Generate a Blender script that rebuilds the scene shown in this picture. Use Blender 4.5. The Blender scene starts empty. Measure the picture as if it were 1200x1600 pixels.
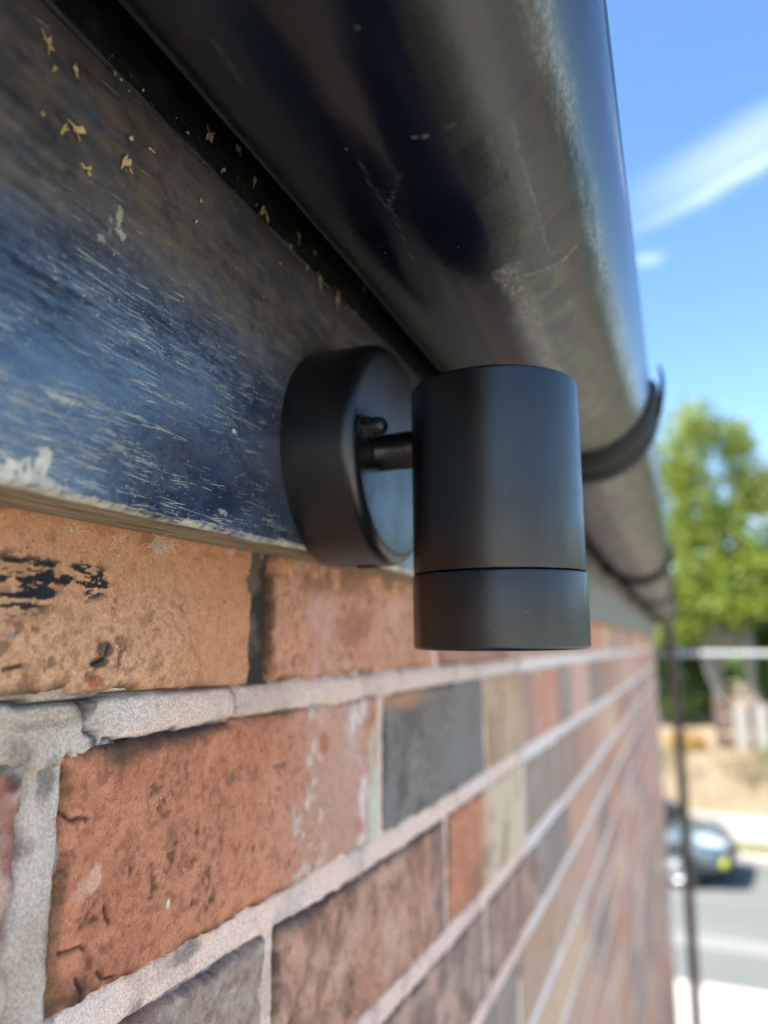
import bpy, math, random
import numpy as np
from mathutils import Vector, Matrix

sc = bpy.context.scene
C = sc.collection
rng = np.random.default_rng(7)
random.seed(7)
PI = math.pi

# ------------------------------------------------------------------ camera
FPX, VPU, VPV = 1150.0, 1062.0, 1008.0      # focal length and wall vanishing point, photograph pixels
pitch = math.atan((VPV - 800) / FPX)
yaw = math.atan((VPU - 600) / FPX * math.cos(pitch))
_h = np.array([-math.sin(yaw), math.cos(yaw), 0.0]); _z = np.array([0, 0, 1.0])
CR = np.array([math.cos(yaw), math.sin(yaw), 0.0])
CW = _h * math.cos(pitch) + _z * math.sin(pitch)
CU = -_h * math.sin(pitch) + _z * math.cos(pitch)
cd = bpy.data.cameras.new('camera')
cam = bpy.data.objects.new('camera', cd); C.objects.link(cam)
m = Matrix.Identity(4)
for i in range(3):
    m[i][0], m[i][1], m[i][2] = CR[i], CU[i], -CW[i]
cam.matrix_world = m
cd.sensor_fit = 'VERTICAL'; cd.sensor_height = 36.0; cd.sensor_width = 27.0
cd.lens = FPX / 1600 * 36.0
cd.clip_start = 0.01; cd.clip_end = 3000
cd.dof.use_dof = True; cd.dof.focus_distance = 0.218; cd.dof.aperture_fstop = 5.9
sc.camera = cam

# ------------------------------------------------------------------ world, sun, exposure
SUN_EL = math.radians(54)
SUN_DIR = np.array([-0.78, -0.62, 0.0]); SUN_DIR /= np.linalg.norm(SUN_DIR)
SUN_ROT = math.atan2(SUN_DIR[0], SUN_DIR[1])
sv = np.array([SUN_DIR[0] * math.cos(SUN_EL), SUN_DIR[1] * math.cos(SUN_EL), math.sin(SUN_EL)])
w = bpy.data.worlds.new('World'); sc.world = w; w.use_nodes = True
nt = w.node_tree; nt.nodes.clear()
def wn(t, **k):
    n = nt.nodes.new(t)
    for a, b in k.items(): setattr(n, a, b)
    return n
sky = wn('ShaderNodeTexSky', sky_type='NISHITA', sun_disc=False, sun_elevation=SUN_EL, sun_rotation=SUN_ROT)
sky.air_density = 1.0; sky.dust_density = 0.35; sky.ozone_density = 2.6
hsv = wn('ShaderNodeHueSaturation'); hsv.inputs['Saturation'].default_value = 1.12
nt.links.new(sky.outputs[0], hsv.inputs['Color'])
tc = wn('ShaderNodeTexCoord')
mp = wn('ShaderNodeMapping'); mp.inputs['Rotation'].default_value = (0.35, 0.75, 0.25); mp.inputs['Scale'].default_value = (1.2, 5.5, 7.0)
nt.links.new(tc.outputs['Generated'], mp.inputs['Vector'])
nz = wn('ShaderNodeTexNoise'); nz.inputs['Scale'].default_value = 1.3; nz.inputs['Detail'].default_value = 6; nz.inputs['Distortion'].default_value = 0.6
nt.links.new(mp.outputs[0], nz.inputs['Vector'])
rp = wn('ShaderNodeMapRange'); rp.inputs['From Min'].default_value = 0.66; rp.inputs['From Max'].default_value = 0.9; rp.inputs['To Max'].default_value = 0.4
nt.links.new(nz.outputs[0], rp.inputs['Value'])
def cloud(d, dist, nrm, rad, wid, amt):
    """a soft streak: near direction d, and near the great circle with normal nrm"""
    d = Vector(d).normalized(); nrm = Vector(nrm).normalized()
    dt = wn('ShaderNodeVectorMath', operation='DISTANCE'); dt.inputs[1].default_value = d
    nt.links.new(tc.outputs['Generated'], dt.inputs[0])
    m1 = wn('ShaderNodeMapRange', interpolation_type='SMOOTHSTEP'); m1.inputs['From Min'].default_value = rad; m1.inputs['From Max'].default_value = 0; 
    nt.links.new(dt.outputs['Value'], m1.inputs['Value'])
    dp = wn('ShaderNodeVectorMath', operation='DOT_PRODUCT'); dp.inputs[1].default_value = nrm
    wb = wn('ShaderNodeVectorMath', operation='MULTIPLY_ADD'); wb.inputs[1].default_value = (0.06,) * 3
    nt.links.new(nz.outputs['Color'], wb.inputs[0]); nt.links.new(tc.outputs['Generated'], wb.inputs[2])
    nt.links.new(wb.outputs[0], dp.inputs[0])
    sb = wn('ShaderNodeMath', operation='SUBTRACT'); sb.inputs[1].default_value = nrm.dot(d) + 0.03 * (nrm.x + nrm.y + nrm.z)
    nt.links.new(dp.outputs['Value'], sb.inputs[0])
    ab = wn('ShaderNodeMath', operation='ABSOLUTE'); nt.links.new(sb.outputs[0], ab.inputs[0])
    m2 = wn('ShaderNodeMapRange', interpolation_type='SMOOTHSTEP'); m2.inputs['From Min'].default_value = wid; m2.inputs['From Max'].default_value = 0; m2.inputs['To Max'].default_value = amt
    nt.links.new(ab.outputs[0], m2.inputs['Value'])
    mu = wn('ShaderNodeMath', operation='MULTIPLY'); nt.links.new(m1.outputs[0], mu.inputs[0]); nt.links.new(m2.outputs[0], mu.inputs[1])
    return mu
def dirpx(u, v):
    r = CR * (u - 600) + CU * (800 - v) + CW * FPX
    return r / np.linalg.norm(r)
nA = np.cross(dirpx(1000, 350), dirpx(1200, 235))
cl = [cloud(dirpx(1180, 250), 0, nA, 0.20, 0.014, 0.20), cloud(dirpx(1170, 225), 0, nA, 0.19, 0.042, 0.14),
      cloud(dirpx(1012, 405), 0, np.cross(dirpx(980, 410), dirpx(1040, 400)), 0.03, 0.010, 0.14),
      cloud(dirpx(1215, 775), 0, (0, 0, 1), 0.06, 0.07, 1.0)]
acc = rp
for c_ in cl:
    mx = wn('ShaderNodeMath', operation='MAXIMUM'); nt.links.new(acc.outputs[0], mx.inputs[0]); nt.links.new(c_.outputs[0], mx.inputs[1]); acc = mx
mixc = wn('ShaderNodeMixRGB'); mixc.inputs['Color2'].default_value = (9.5, 10.0, 10.6, 1)
nt.links.new(acc.outputs[0], mixc.inputs['Fac']); nt.links.new(hsv.outputs[0], mixc.inputs['Color1'])
bg = wn('ShaderNodeBackground'); bg.inputs['Strength'].default_value = 0.11
nt.links.new(mixc.outputs[0], bg.inputs['Color'])
wo = wn('ShaderNodeOutputWorld'); nt.links.new(bg.outputs[0], wo.inputs['Surface'])

sl = bpy.data.lights.new('sun', 'SUN'); sl.energy = 4.4; sl.angle = math.radians(0.5); sl.color = (1.0, 0.93, 0.83)
so = bpy.data.objects.new('sun', sl); C.objects.link(so)
so.rotation_euler = Vector(sv).to_track_quat('Z', 'Y').to_euler()
sc.view_settings.view_transform = 'Standard'; sc.view_settings.look = 'None'
sc.view_settings.exposure = 1.72; sc.view_settings.gamma = 1; sc.view_settings.use_curve_mapping = False
sc.render.engine = 'CYCLES'
sc.cycles.use_denoising = True
sc.cycles.max_bounces = 8
sc.cycles.sample_clamp_indirect = 6

# ------------------------------------------------------------------ helpers
def lin(r, g, b):
    f = lambda c: c / 12.92 if c <= 0.04045 else ((c + 0.055) / 1.055) ** 2.4
    return np.array([f(r / 255), f(g / 255), f(b / 255)])

def mesh_obj(name, V, F, mat, parent=None, smooth=False, col=None):
    me = bpy.data.meshes.new(name)
    V = np.asarray(V, dtype=np.float32)
    if isinstance(F, np.ndarray) and F.ndim == 2:
        n = F.shape[1]
        me.vertices.add(len(V)); me.vertices.foreach_set('co', V.ravel())
        me.loops.add(F.size); me.loops.foreach_set('vertex_index', F.astype(np.int32).ravel())
        me.polygons.add(len(F)); me.polygons.foreach_set('loop_start', np.arange(0, F.size, n, dtype=np.int32))
        me.update(calc_edges=True)
    else:
        me.from_pydata([tuple(map(float, v)) for v in V], [], [tuple(map(int, f)) for f in F]); me.update()
    if smooth: me.polygons.foreach_set('use_smooth', [True] * len(me.polygons))
    if mat: me.materials.append(mat)
    if col is not None:
        a = me.attributes.new('col', 'FLOAT_COLOR', 'POINT')
        c4 = np.ones((len(V), 4), np.float32); c4[:, :3] = col[:, :3]
        if col.shape[1] > 3: c4[:, 3] = col[:, 3]
        a.data.foreach_set('color', c4.ravel())
    me.validate()
    o = bpy.data.objects.new(name, me); C.objects.link(o)
    if parent: o.parent = parent
    return o

def tag(o, label=None, cat=None, group=None, kind=None):
    if label: o['label'] = label
    if cat: o['category'] = cat
    if group: o['group'] = group
    if kind: o['kind'] = kind
    return o

def thing(name, label, cat, loc=(0, 0, 0), rz=0, group=None):
    o = bpy.data.objects.new(name, None); C.objects.link(o); o.location = loc; o.rotation_euler = (0, 0, rz)
    o.empty_display_size = 0.05
    return tag(o, label, cat, group)

class MB:
    def __init__(s): s.v = []; s.f = []
    def add(s, V, F):
        b = len(s.v); s.v += [tuple(map(float, p)) for p in V]; s.f += [tuple(i + b for i in f) for f in F]; return s
    def box(s, x0, x1, y0, y1, z0, z1, bev=0):
        if bev <= 0:
            V = [(x, y, z) for x in (x0, x1) for y in (y0, y1) for z in (z0, z1)]
            return s.add(V, [(0, 1, 3, 2), (4, 6, 7, 5), (0, 4, 5, 1), (2, 3, 7, 6), (0, 2, 6, 4), (1, 5, 7, 3)])
        V = []; c = ((x0 + x1) / 2, (y0 + y1) / 2, (z0 + z1) / 2); hh = ((x1 - x0) / 2, (y1 - y0) / 2, (z1 - z0) / 2)
        idx = {}
        for sx in (-1, 1):
            for sy in (-1, 1):
                for sz in (-1, 1):
                    for k in range(3):
                        d = [hh[0] - bev, hh[1] - bev, hh[2] - bev]; d[k] = hh[k]
                        idx[(sx, sy, sz, k)] = len(V)
                        V.append((c[0] + sx * d[0], c[1] + sy * d[1], c[2] + sz * d[2]))
        F = []
        S = (-1, 1)
        for sx in S:
            q = [idx[(sx, a, b, 0)] for a, b in ((-1, -1), (1, -1), (1, 1), (-1, 1))]; F.append(q if sx > 0 else q[::-1])
            q = [idx[(a, sx, b, 1)] for a, b in ((-1, -1), (1, -1), (1, 1), (-1, 1))]; F.append(q[::-1] if sx > 0 else q)
            q = [idx[(a, b, sx, 2)] for a, b in ((-1, -1), (1, -1), (1, 1), (-1, 1))]; F.append(q if sx > 0 else q[::-1])
        for a in S:
            for b in S:
                F.append([idx[(a, b, -1, 0)], idx[(a, b, -1, 1)], idx[(a, b, 1, 1)], idx[(a, b, 1, 0)]])
                F.append([idx[(a, -1, b, 0)], idx[(a, -1, b, 2)], idx[(a, 1, b, 2)], idx[(a, 1, b, 0)]])
                F.append([idx[(-1, a, b, 1)], idx[(-1, a, b, 2)], idx[(1, a, b, 2)], idx[(1, a, b, 1)]])
                for d in S: F.append([idx[(a, b, d, 0)], idx[(a, b, d, 1)], idx[(a, b, d, 2)]])
        return s.add(V, F)
    def tube(s, P, r, n=10, cap=True):
        P = [Vector(p) for p in P]; rr = r if hasattr(r, '__len__') else [r] * len(P)
        V = []; F = []; up = Vector((0.13, 0.21, 0.97))
        for i, p in enumerate(P):
            t = (P[min(i + 1, len(P) - 1)] - P[max(i - 1, 0)]).normalized()
            a = t.cross(up).normalized() if abs(t.dot(up)) < 0.98 else t.cross(Vector((1, 0, 0))).normalized()
            b = t.cross(a)
            for k in range(n):
                an = 2 * PI * k / n; V.append(p + (a * math.cos(an) + b * math.sin(an)) * rr[i])
        for i in range(len(P) - 1):
            for k in range(n):
                k2 = (k + 1) % n; F.append((i * n + k, i * n + k2, (i + 1) * n + k2, (i + 1) * n + k))
        if cap: F.append(tuple(range(n))[::-1]); F.append(tuple((len(P) - 1) * n + k for k in range(n)))
        return s.add(V, F)
    def lathe(s, prof, o, axis, n=96):
        """prof: (radius, distance along axis)"""
        ax = Vector(axis).normalized(); a = ax.orthogonal().normalized(); b = ax.cross(a); o = Vector(o)
        V = []; F = []
        for r, h in prof:
            for k in range(n):
                an = 2 * PI * k / n; V.append(o + ax * h + (a * math.cos(an) + b * math.sin(an)) * max(r, 1e-5))
        for i in range(len(prof) - 1):
            for k in range(n):
                k2 = (k + 1) % n; F.append((i * n + k, i * n + k2, (i + 1) * n + k2, (i + 1) * n + k))
        return s.add(V, F)
    def prism(s, P, axis, d0, d1):
        """P: 2-D outline; extruded along axis index from d0 to d1"""
        n = len(P); V = []
        for d in (d0, d1):
            for a, b in P:
                V.append({0: (d, a, b), 1: (a, d, b), 2: (a, b, d)}[axis])
        F = [tuple(range(n)), tuple(range(2 * n - 1, n - 1, -1))] + [(i, i + n, (i + 1) % n + n, (i + 1) % n) for i in range(n)]
        return s.add(V, F)
    def build(s, name, mat, parent=None, smooth=False, angle=None):
        us = sorted({i for f in s.f for i in f}); mp_ = {i: k for k, i in enumerate(us)}
        s.v = [s.v[i] for i in us]; s.f = [tuple(mp_[i] for i in f) for f in s.f]
        o = mesh_obj(name, s.v, s.f, mat, parent, smooth or angle is not None)
        import bmesh
        bm = bmesh.new(); bm.from_mesh(o.data); bmesh.ops.recalc_face_normals(bm, faces=bm.faces); bm.to_mesh(o.data); bm.free()
        if angle is not None: o.data.set_sharp_from_angle(angle=math.radians(angle))
        return o

def hash2(ix, iy, seed=0):
    h = (ix.astype(np.int64) * 374761393 + iy.astype(np.int64) * 668265263 + seed * 1442695041) & 0xffffffff
    h = ((h ^ (h >> 13)) * 1274126177) & 0xffffffff
    return ((h ^ (h >> 16)) & 0xffff) / 65535.0
def vnoise(x, y, seed=0):
    xi = np.floor(x); yi = np.floor(y); fx = x - xi; fy = y - yi
    fx = fx * fx * (3 - 2 * fx); fy = fy * fy * (3 - 2 * fy)
    a = hash2(xi, yi, seed); b = hash2(xi + 1, yi, seed); c = hash2(xi, yi + 1, seed); d = hash2(xi + 1, yi + 1, seed)
    return (a * (1 - fx) + b * fx) * (1 - fy) + (c * (1 - fx) + d * fx) * fy
def fbm(x, y, oct=4, seed=0):
    s = 0; a = 0.5; t = 0
    for i in range(oct):
        s = s + a * vnoise(x * 2 ** i + 17.3 * i, y * 2 ** i + 9.1 * i, seed + i); t += a; a *= 0.60
    return s / t
def sst(a, b, x):
    t = np.clip((x - a) / (b - a + 1e-12), 0, 1); return t * t * (3 - 2 * t)
def seg_dist(y, z, pts):
    d = np.full(y.shape, 9.0)
    for (a, b), (c, e) in zip(pts[:-1], pts[1:]):
        L = (c - a) ** 2 + (e - b) ** 2 + 1e-12
        t = np.clip(((y - a) * (c - a) + (z - b) * (e - b)) / L, 0, 1)
        d = np.minimum(d, np.hypot(y - a - t * (c - a), z - b - t * (e - b)))
    return d
def on_wall(u, v, x=-0.155):
    """the point of the wall plane seen at a spot of the photograph (y, z)"""
    r = dirpx(u, v); P = r * (x / r[0]); return float(P[1]), float(P[2])

# ---- node materials
class Mat:
    def __init__(s, name):
        s.m = bpy.data.materials.new(name); s.m.use_nodes = True; s.t = s.m.node_tree; s.b = s.t.nodes['Principled BSDF']
    def n(s, t, ins=None, **k):
        n = s.t.nodes.new(t)
        for a, b in k.items(): setattr(n, a, b)
        for a, b in (ins or {}).items():
            if isinstance(b, bpy.types.NodeSocket): s.t.links.new(b, n.inputs[a])
            else: n.inputs[a].default_value = b
        return n
    def link(s, a, b): s.t.links.new(a, b)
    def pos(s, scale=(1, 1, 1), obj=False):
        if obj: v = s.n('ShaderNodeTexCoord').outputs['Object']
        else: v = s.n('ShaderNodeNewGeometry').outputs['Position']
        return s.n('ShaderNodeMapping', {'Vector': v, 'Scale': scale}).outputs[0]
    def noise(s, vec, scale, detail=4, rough=0.55, dist=0):
        return s.n('ShaderNodeTexNoise', {'Vector': vec, 'Scale': scale, 'Detail': detail, 'Roughness': rough, 'Distortion': dist}).outputs[0]
    def ramp(s, fac, lo, hi, a=0.0, b=1.0, smooth=True):
        return s.n('ShaderNodeMapRange', {'Value': fac, 'From Min': lo, 'From Max': hi, 'To Min': a, 'To Max': b}, interpolation_type='SMOOTHSTEP' if smooth else 'LINEAR').outputs[0]
    def mix(s, fac, a, b, mode='MIX'):
        n = s.n('ShaderNodeMixRGB', blend_type=mode)
        for k, v in (('Fac', fac), ('Color1', a), ('Color2', b)):
            if isinstance(v, bpy.types.NodeSocket): s.link(v, n.inputs[k])
            elif k == 'Fac': n.inputs[k].default_value = v
            else: n.inputs[k].default_value = (*[float(q) for q in v[:3]], 1)
        return n.outputs[0]
    def math(s, op, a, b=0.0):
        n = s.n('ShaderNodeMath', operation=op)
        for k, v in ((0, a), (1, b)):
            if isinstance(v, bpy.types.NodeSocket): s.link(v, n.inputs[k])
            else: n.inputs[k].default_value = v
        return n.outputs[0]
    def bump(s, h, strength=0.5, dist=0.001, normal=None):
        n = s.n('ShaderNodeBump', {'Height': h, 'Strength': strength, 'Distance': dist})
        if normal is not None: s.link(normal, n.inputs['Normal'])
        return n.outputs[0]
    def out(s, col=None, rough=None, normal=None, **k):
        for key, v in (('Base Color', col), ('Roughness', rough), ('Normal', normal)):
            if v is None: continue
            if isinstance(v, bpy.types.NodeSocket): s.link(v, s.b.inputs[key])
            elif key == 'Base Color': s.b.inputs[key].default_value = (*[float(q) for q in v[:3]], 1)
            else: s.b.inputs[key].default_value = v
        for a, b in k.items():
            kk = a.replace('_', ' ')
            if isinstance(b, bpy.types.NodeSocket): s.link(b, s.b.inputs[kk])
            else: s.b.inputs[kk].default_value = b
        return s.m

def brick_mat(name, src):
    M = Mat(name)
    if src == 'attr': base = M.n('ShaderNodeVertexColor', layer_name='col').outputs['Color']
    else: base = M.n('ShaderNodeObjectInfo').outputs['Color']
    P = M.pos()
    g1 = M.noise(P, 900, 3); g2 = M.noise(P, 220, 4); g3 = M.noise(P, 45, 5, 0.6); pores = M.n('ShaderNodeTexVoronoi', {'Vector': P, 'Scale': 420.0}).outputs['Distance']
    c = M.mix(M.ramp(g2, 0.3, 0.7, 0, 0.30), base, M.mix(1.0, base, (0.62, 0.52, 0.48), 'MULTIPLY'))
    c = M.mix(M.ramp(g1, 0.40, 0.62, 0, 0.42), c, M.mix(1.0, c, (1.45, 1.42, 1.38), 'MULTIPLY')); c = M.mix(M.ramp(M.noise(P, 1500, 2), 0.48, 0.66, 0, 0.42), c, M.mix(1.0, c, (0.5, 0.45, 0.43), 'MULTIPLY'))
    if src != 'attr':
        big = M.noise(M.pos((1, 1, 1)), 26, 5, 0.65, 0.4)
        c = M.mix(M.ramp(big, 0.54, 0.80, 0, 0.5), c, (0.12, 0.10, 0.095))
        big2 = M.noise(M.n('ShaderNodeMapping', {'Vector': P, 'Location': (3, 7, 1)}).outputs[0], 19, 5, 0.6, 0.3)
        c = M.mix(M.ramp(big2, 0.48, 0.74, 0, 0.6), c, (0.52, 0.42, 0.36))
    dark = M.ramp(pores, 0.05, 0.16, 1.0, 0.0)
    dk = M.math('MULTIPLY', dark, M.ramp(M.noise(P, 130, 3), 0.5, 0.62, 0, 0.65))
    c = M.mix(dk, c, (0.035, 0.024, 0.02))
    sp = M.ramp(M.noise(P, 520, 2), 0.70, 0.76, 0, 0.55); c = M.mix(sp, c, (0.62, 0.52, 0.42))
    h = M.math('ADD', M.math('MULTIPLY', g2, 0.9), M.math('MULTIPLY', g1, 0.35))
    h = M.math('SUBTRACT', h, M.math('MULTIPLY', dk, 0.8))
    h = M.math('ADD', h, M.math('MULTIPLY', g3, 0.6))
    return M.out(c, 0.86, M.bump(h, 0.75, 0.0011), Specular_IOR_Level=0.25)
brickA = brick_mat('brick_near', 'attr'); brickO = brick_mat('brick_far', 'obj')

M = Mat('mortar')
base = M.n('ShaderNodeVertexColor', layer_name='col').outputs['Color']; P = M.pos()
g = M.noise(P, 1100, 3, 0.7); g2 = M.noise(P, 260, 4)
c = M.mix(M.ramp(g, 0.38, 0.62, 0, 0.75), M.mix(1.0, base, (1.12, 1.10, 1.08), 'MULTIPLY'), M.mix(1.0, base, (0.66, 0.64, 0.62), 'MULTIPLY'))
c = M.mix(M.ramp(g2, 0.5, 0.75, 0, 0.22), c, M.mix(1.0, c, (0.6, 0.58, 0.55), 'MULTIPLY')); c = M.mix(M.ramp(M.noise(P, 1900, 1), 0.62, 0.70, 0, 0.5), c, (0.10, 0.085, 0.07))
mortarA = M.out(c, 0.95, M.bump(M.math('ADD', g, M.math('MULTIPLY', g2, 0.8)), 0.8, 0.0010), Specular_IOR_Level=0.15)
M = Mat('mortar_plain'); P = M.pos(); g = M.noise(P, 300, 4, 0.7)
mortarF = M.out(M.mix(g, (0.84, 0.72, 0.65), (0.68, 0.58, 0.52)), 0.95, M.bump(g, 0.6, 0.001))

# black painted board: paint with sky sheen in its colour, worn scratches down to pale wood plus painted far sheen, brown dirt film
M = Mat('painted_board')
P = M.pos(); mk = M.n('ShaderNodeVertexColor', layer_name='col'); mks = M.n('ShaderNodeSeparateColor', {'Color': mk.outputs['Color']})
st = M.pos((2600, 90, 2600)); st2 = M.pos((3200, 260, 3200))
n1 = M.n('ShaderNodeTexNoise', {'Vector': st, 'Scale': 1.0, 'Detail': 3.0, 'Roughness': 0.6}).outputs[0]
n2 = M.n('ShaderNodeTexNoise', {'Vector': st2, 'Scale': 1.0, 'Detail': 2.0, 'Roughness': 0.6}).outputs[0]
rot = M.n('ShaderNodeMapping', {'Vector': P, 'Rotation': (0.05, 0, 0)}).outputs[0]
long1 = M.n('ShaderNodeTexNoise', {'Vector': M.n('ShaderNodeMapping', {'Vector': rot, 'Scale': (4200, 42, 4200)}).outputs[0], 'Scale': 1.0, 'Detail': 1.5}).outputs[0]
rot2 = M.n('ShaderNodeMapping', {'Vector': P, 'Rotation': (-0.10, 0, 0)}).outputs[0]
long2 = M.n('ShaderNodeTexNoise', {'Vector': M.n('ShaderNodeMapping', {'Vector': rot2, 'Scale': (3400, 60, 3400), 'Location': (5, 3, 9)}).outputs[0], 'Scale': 1.0, 'Detail': 1.0}).outputs[0]
patch = M.noise(P, 38, 3, 0.6, 0.5)
thr = M.math('SUBTRACT', 0.765, M.math('MULTIPLY', mks.outputs['Red'], 0.16))
wear = M.ramp(M.math('SUBTRACT', M.math('ADD', n1, M.math('MULTIPLY', M.math('SUBTRACT', patch, 0.5), 0.30)), thr), 0.0, 0.045, 0, 1)
wear2 = M.ramp(M.math('ADD', n2, M.math('MULTIPLY', mks.outputs['Red'], 0.08)), 0.735, 0.78, 0, 0.8)
sp = M.noise(P, 950, 2, 0.5); spk = M.ramp(M.math('ADD', sp, M.math('MULTIPLY', mks.outputs['Red'], 0.06)), 0.735, 0.77, 0, 0.8)
lk = M.math('MULTIPLY', mks.outputs['Red'], 0.10)
ln = M.math('MAXIMUM', M.ramp(M.math('ADD', long1, lk), 0.775, 0.790, 0, 1), M.ramp(M.math('ADD', long2, lk), 0.785, 0.80, 0, 0.9))
wr = M.math('MAXIMUM', M.math('MAXIMUM', M.math('MULTIPLY', wear, 0.45), M.math('MULTIPLY', wear2, 0.7)), M.math('MAXIMUM', spk, ln))
wr = M.math('MINIMUM', M.math('MAXIMUM', wr, mks.outputs['Blue']), 1.0)
film = M.math('MULTIPLY', mks.outputs['Green'], M.ramp(M.math('ADD', M.math('MULTIPLY', M.noise(M.pos((260, 40, 260)), 1.0, 6, 0.7), 0.5), M.math('MULTIPLY', M.noise(P, 65, 6, 0.7), 0.5)), 0.32, 0.66, 0.15, 1.0))
c = M.mix(M.ramp(M.noise(M.pos((70, 30, 70)), 1.0, 6, 0.65), 0.32, 0.68), (0.014, 0.026, 0.052), (0.055, 0.083, 0.130))  # bluish sky sheen painted into the black paint's colour
c = M.mix(M.math('MULTIPLY', film, 0.85), c, (0.105, 0.074, 0.040))
c = M.mix(M.math('MULTIPLY', wr, M.ramp(M.noise(P, 150, 4), 0.3, 0.7, 0.5, 1.0)), c, (0.66, 0.62, 0.48))
rgh = M.math('ADD', M.ramp(M.noise(P, 300, 3), 0.3, 0.7, 0.17, 0.30), M.math('MULTIPLY', M.math('MAXIMUM', film, wr), 0.45))
grain = M.n('ShaderNodeTexNoise', {'Vector': M.pos((700, 55, 700)), 'Scale': 1.0, 'Detail': 4.0, 'Roughness': 0.6}).outputs[0]
hh = M.math('ADD', M.math('MULTIPLY', grain, 0.6), M.math('MULTIPLY', M.noise(P, 700, 3), 0.35))
hh = M.math('SUBTRACT', hh, M.math('MULTIPLY', wr, 0.25))
boardM = M.out(c, rgh, M.bump(hh, 0.24, 0.0006), Specular_IOR_Level=1.0, IOR=1.6)

M = Mat('raw_board_edge'); P = M.pos((400, 25, 400)); g = M.noise(P, 1.0, 5, 0.65)
edgeM = M.out(M.mix(M.ramp(g, 0.35, 0.65), (0.16, 0.115, 0.07), (0.34, 0.28, 0.19)), 0.9, M.bump(g, 0.7, 0.001))
M = Mat('black_trim'); P = M.pos((500, 40, 500)); g = M.noise(P, 1.0, 4); dirt = M.ramp(M.noise(M.pos(), 120, 4), 0.5, 0.75, 0, 0.5)
trimM = M.out(M.mix(dirt, (0.010, 0.011, 0.014), (0.07, 0.06, 0.04)), M.ramp(g, 0.3, 0.7, 0.45, 0.7), M.bump(g, 0.4, 0.001))
M = Mat('flake'); g = M.noise(M.pos(), 500, 4)
flakeM = M.out(M.mix(g, (0.66, 0.52, 0.28), (0.36, 0.26, 0.12)), 0.8, M.bump(g, 0.5, 0.0006))
M = Mat('cobweb'); webM = M.out((0.62, 0.57, 0.46), 0.8)

# gutter plastic: black, with a dusty film and painted reflections (attribute red), algae (green), lime marks and a painted highlight (blue)
M = Mat('gutter_plastic'); P = M.pos(); mk = M.n('ShaderNodeVertexColor', layer_name='col'); s3 = M.n('ShaderNodeSeparateColor', {'Color': mk.outputs['Color']})
fine = M.noise(P, 650, 4, 0.7); mid = M.noise(M.pos((90, 14, 90)), 1.0, 5, 0.6); 
dust_refl = M.math('MULTIPLY', s3.outputs['Red'], M.math('ADD', M.ramp(mid, 0.3, 0.7, 0.6, 1.1), M.ramp(fine, 0.3, 0.7, -0.15, 0.15)))
c = M.mix(dust_refl, (0.004, 0.0055, 0.013), (0.085, 0.076, 0.052))
alg = M.math('MULTIPLY', s3.outputs['Green'], M.ramp(M.noise(P, 70, 5, 0.7), 0.42, 0.62, 0, 0.75)); c = M.mix(alg, c, (0.085, 0.12, 0.035))
lime = M.math('MULTIPLY', s3.outputs['Blue'], M.ramp(M.noise(M.pos((700, 300, 700)), 1.0, 5, 0.75), 0.38, 0.66, 0.15, 0.85)); c = M.mix(lime, c, (0.34, 0.33, 0.27))  # lime marks and the painted horizon reflection
spk = M.ramp(M.noise(P, 480, 1), 0.80, 0.83, 0, 0.8); c = M.mix(spk, c, (0.5, 0.47, 0.38))
rgh = M.math('ADD', 0.13, M.math('MULTIPLY', M.math('MAXIMUM', dust_refl, lime), 0.32))
ripple = M.n('ShaderNodeTexNoise', {'Vector': M.pos((230, 60, 420)), 'Scale': 1.0, 'Detail': 3.0}).outputs[0]
hb = M.math('ADD', M.math('MULTIPLY', ripple, 0.5), M.math('MULTIPLY', fine, 0.35))
gutterM = M.out(c, rgh, M.bump(hb, 0.20, 0.0009), Specular_IOR_Level=0.36, IOR=1.5)
M = Mat('bracket_plastic'); g = M.noise(M.pos(), 300, 4); brkM = M.out(M.mix(g, (0.004, 0.004, 0.0045), (0.009, 0.009, 0.008)), 0.6, M.bump(g, 0.2, 0.0006), Specular_IOR_Level=0.18)

# lamp: black powder coat
M = Mat('powder_coat'); P = M.pos(obj=True); f1 = M.noise(P, 3200, 2); dst = M.math('MAXIMUM', M.ramp(M.noise(P, 900, 1), 0.775, 0.79, 0, 0.7), M.ramp(M.noise(P, 90, 6, 0.75), 0.60, 0.80, 0, 0.05))
sm = M.ramp(M.noise(P, 60, 5, 0.65), 0.40, 0.70, 0.0, 0.09)
c = M.mix(dst, (0.0045, 0.0048, 0.0056), (0.20, 0.19, 0.16))
coatM = M.out(c, M.math('ADD', 0.31, sm), M.bump(f1, 0.10, 0.0002), Specular_IOR_Level=0.54, IOR=1.6)
M = Mat('black_nickel'); nutM = M.out((0.03, 0.03, 0.034), 0.22, None, Metallic=0.6)
M = Mat('lamp_glass'); glassM = M.out((0.5, 0.5, 0.5), 0.15)

# ------------------------------------------------------------------ the house wall
GZ = -3.8
WX = -0.155
y_end = 5.20
house = thing('brick_house', 'weathered red brick house wall with pale mortar running away from the viewer', 'house', (0, 0, 0))
core = MB().box(-4.2, WX - 0.012, -4.0, y_end - 0.001, GZ, 0.10)
core.build('wall', mortarF, house)

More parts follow.
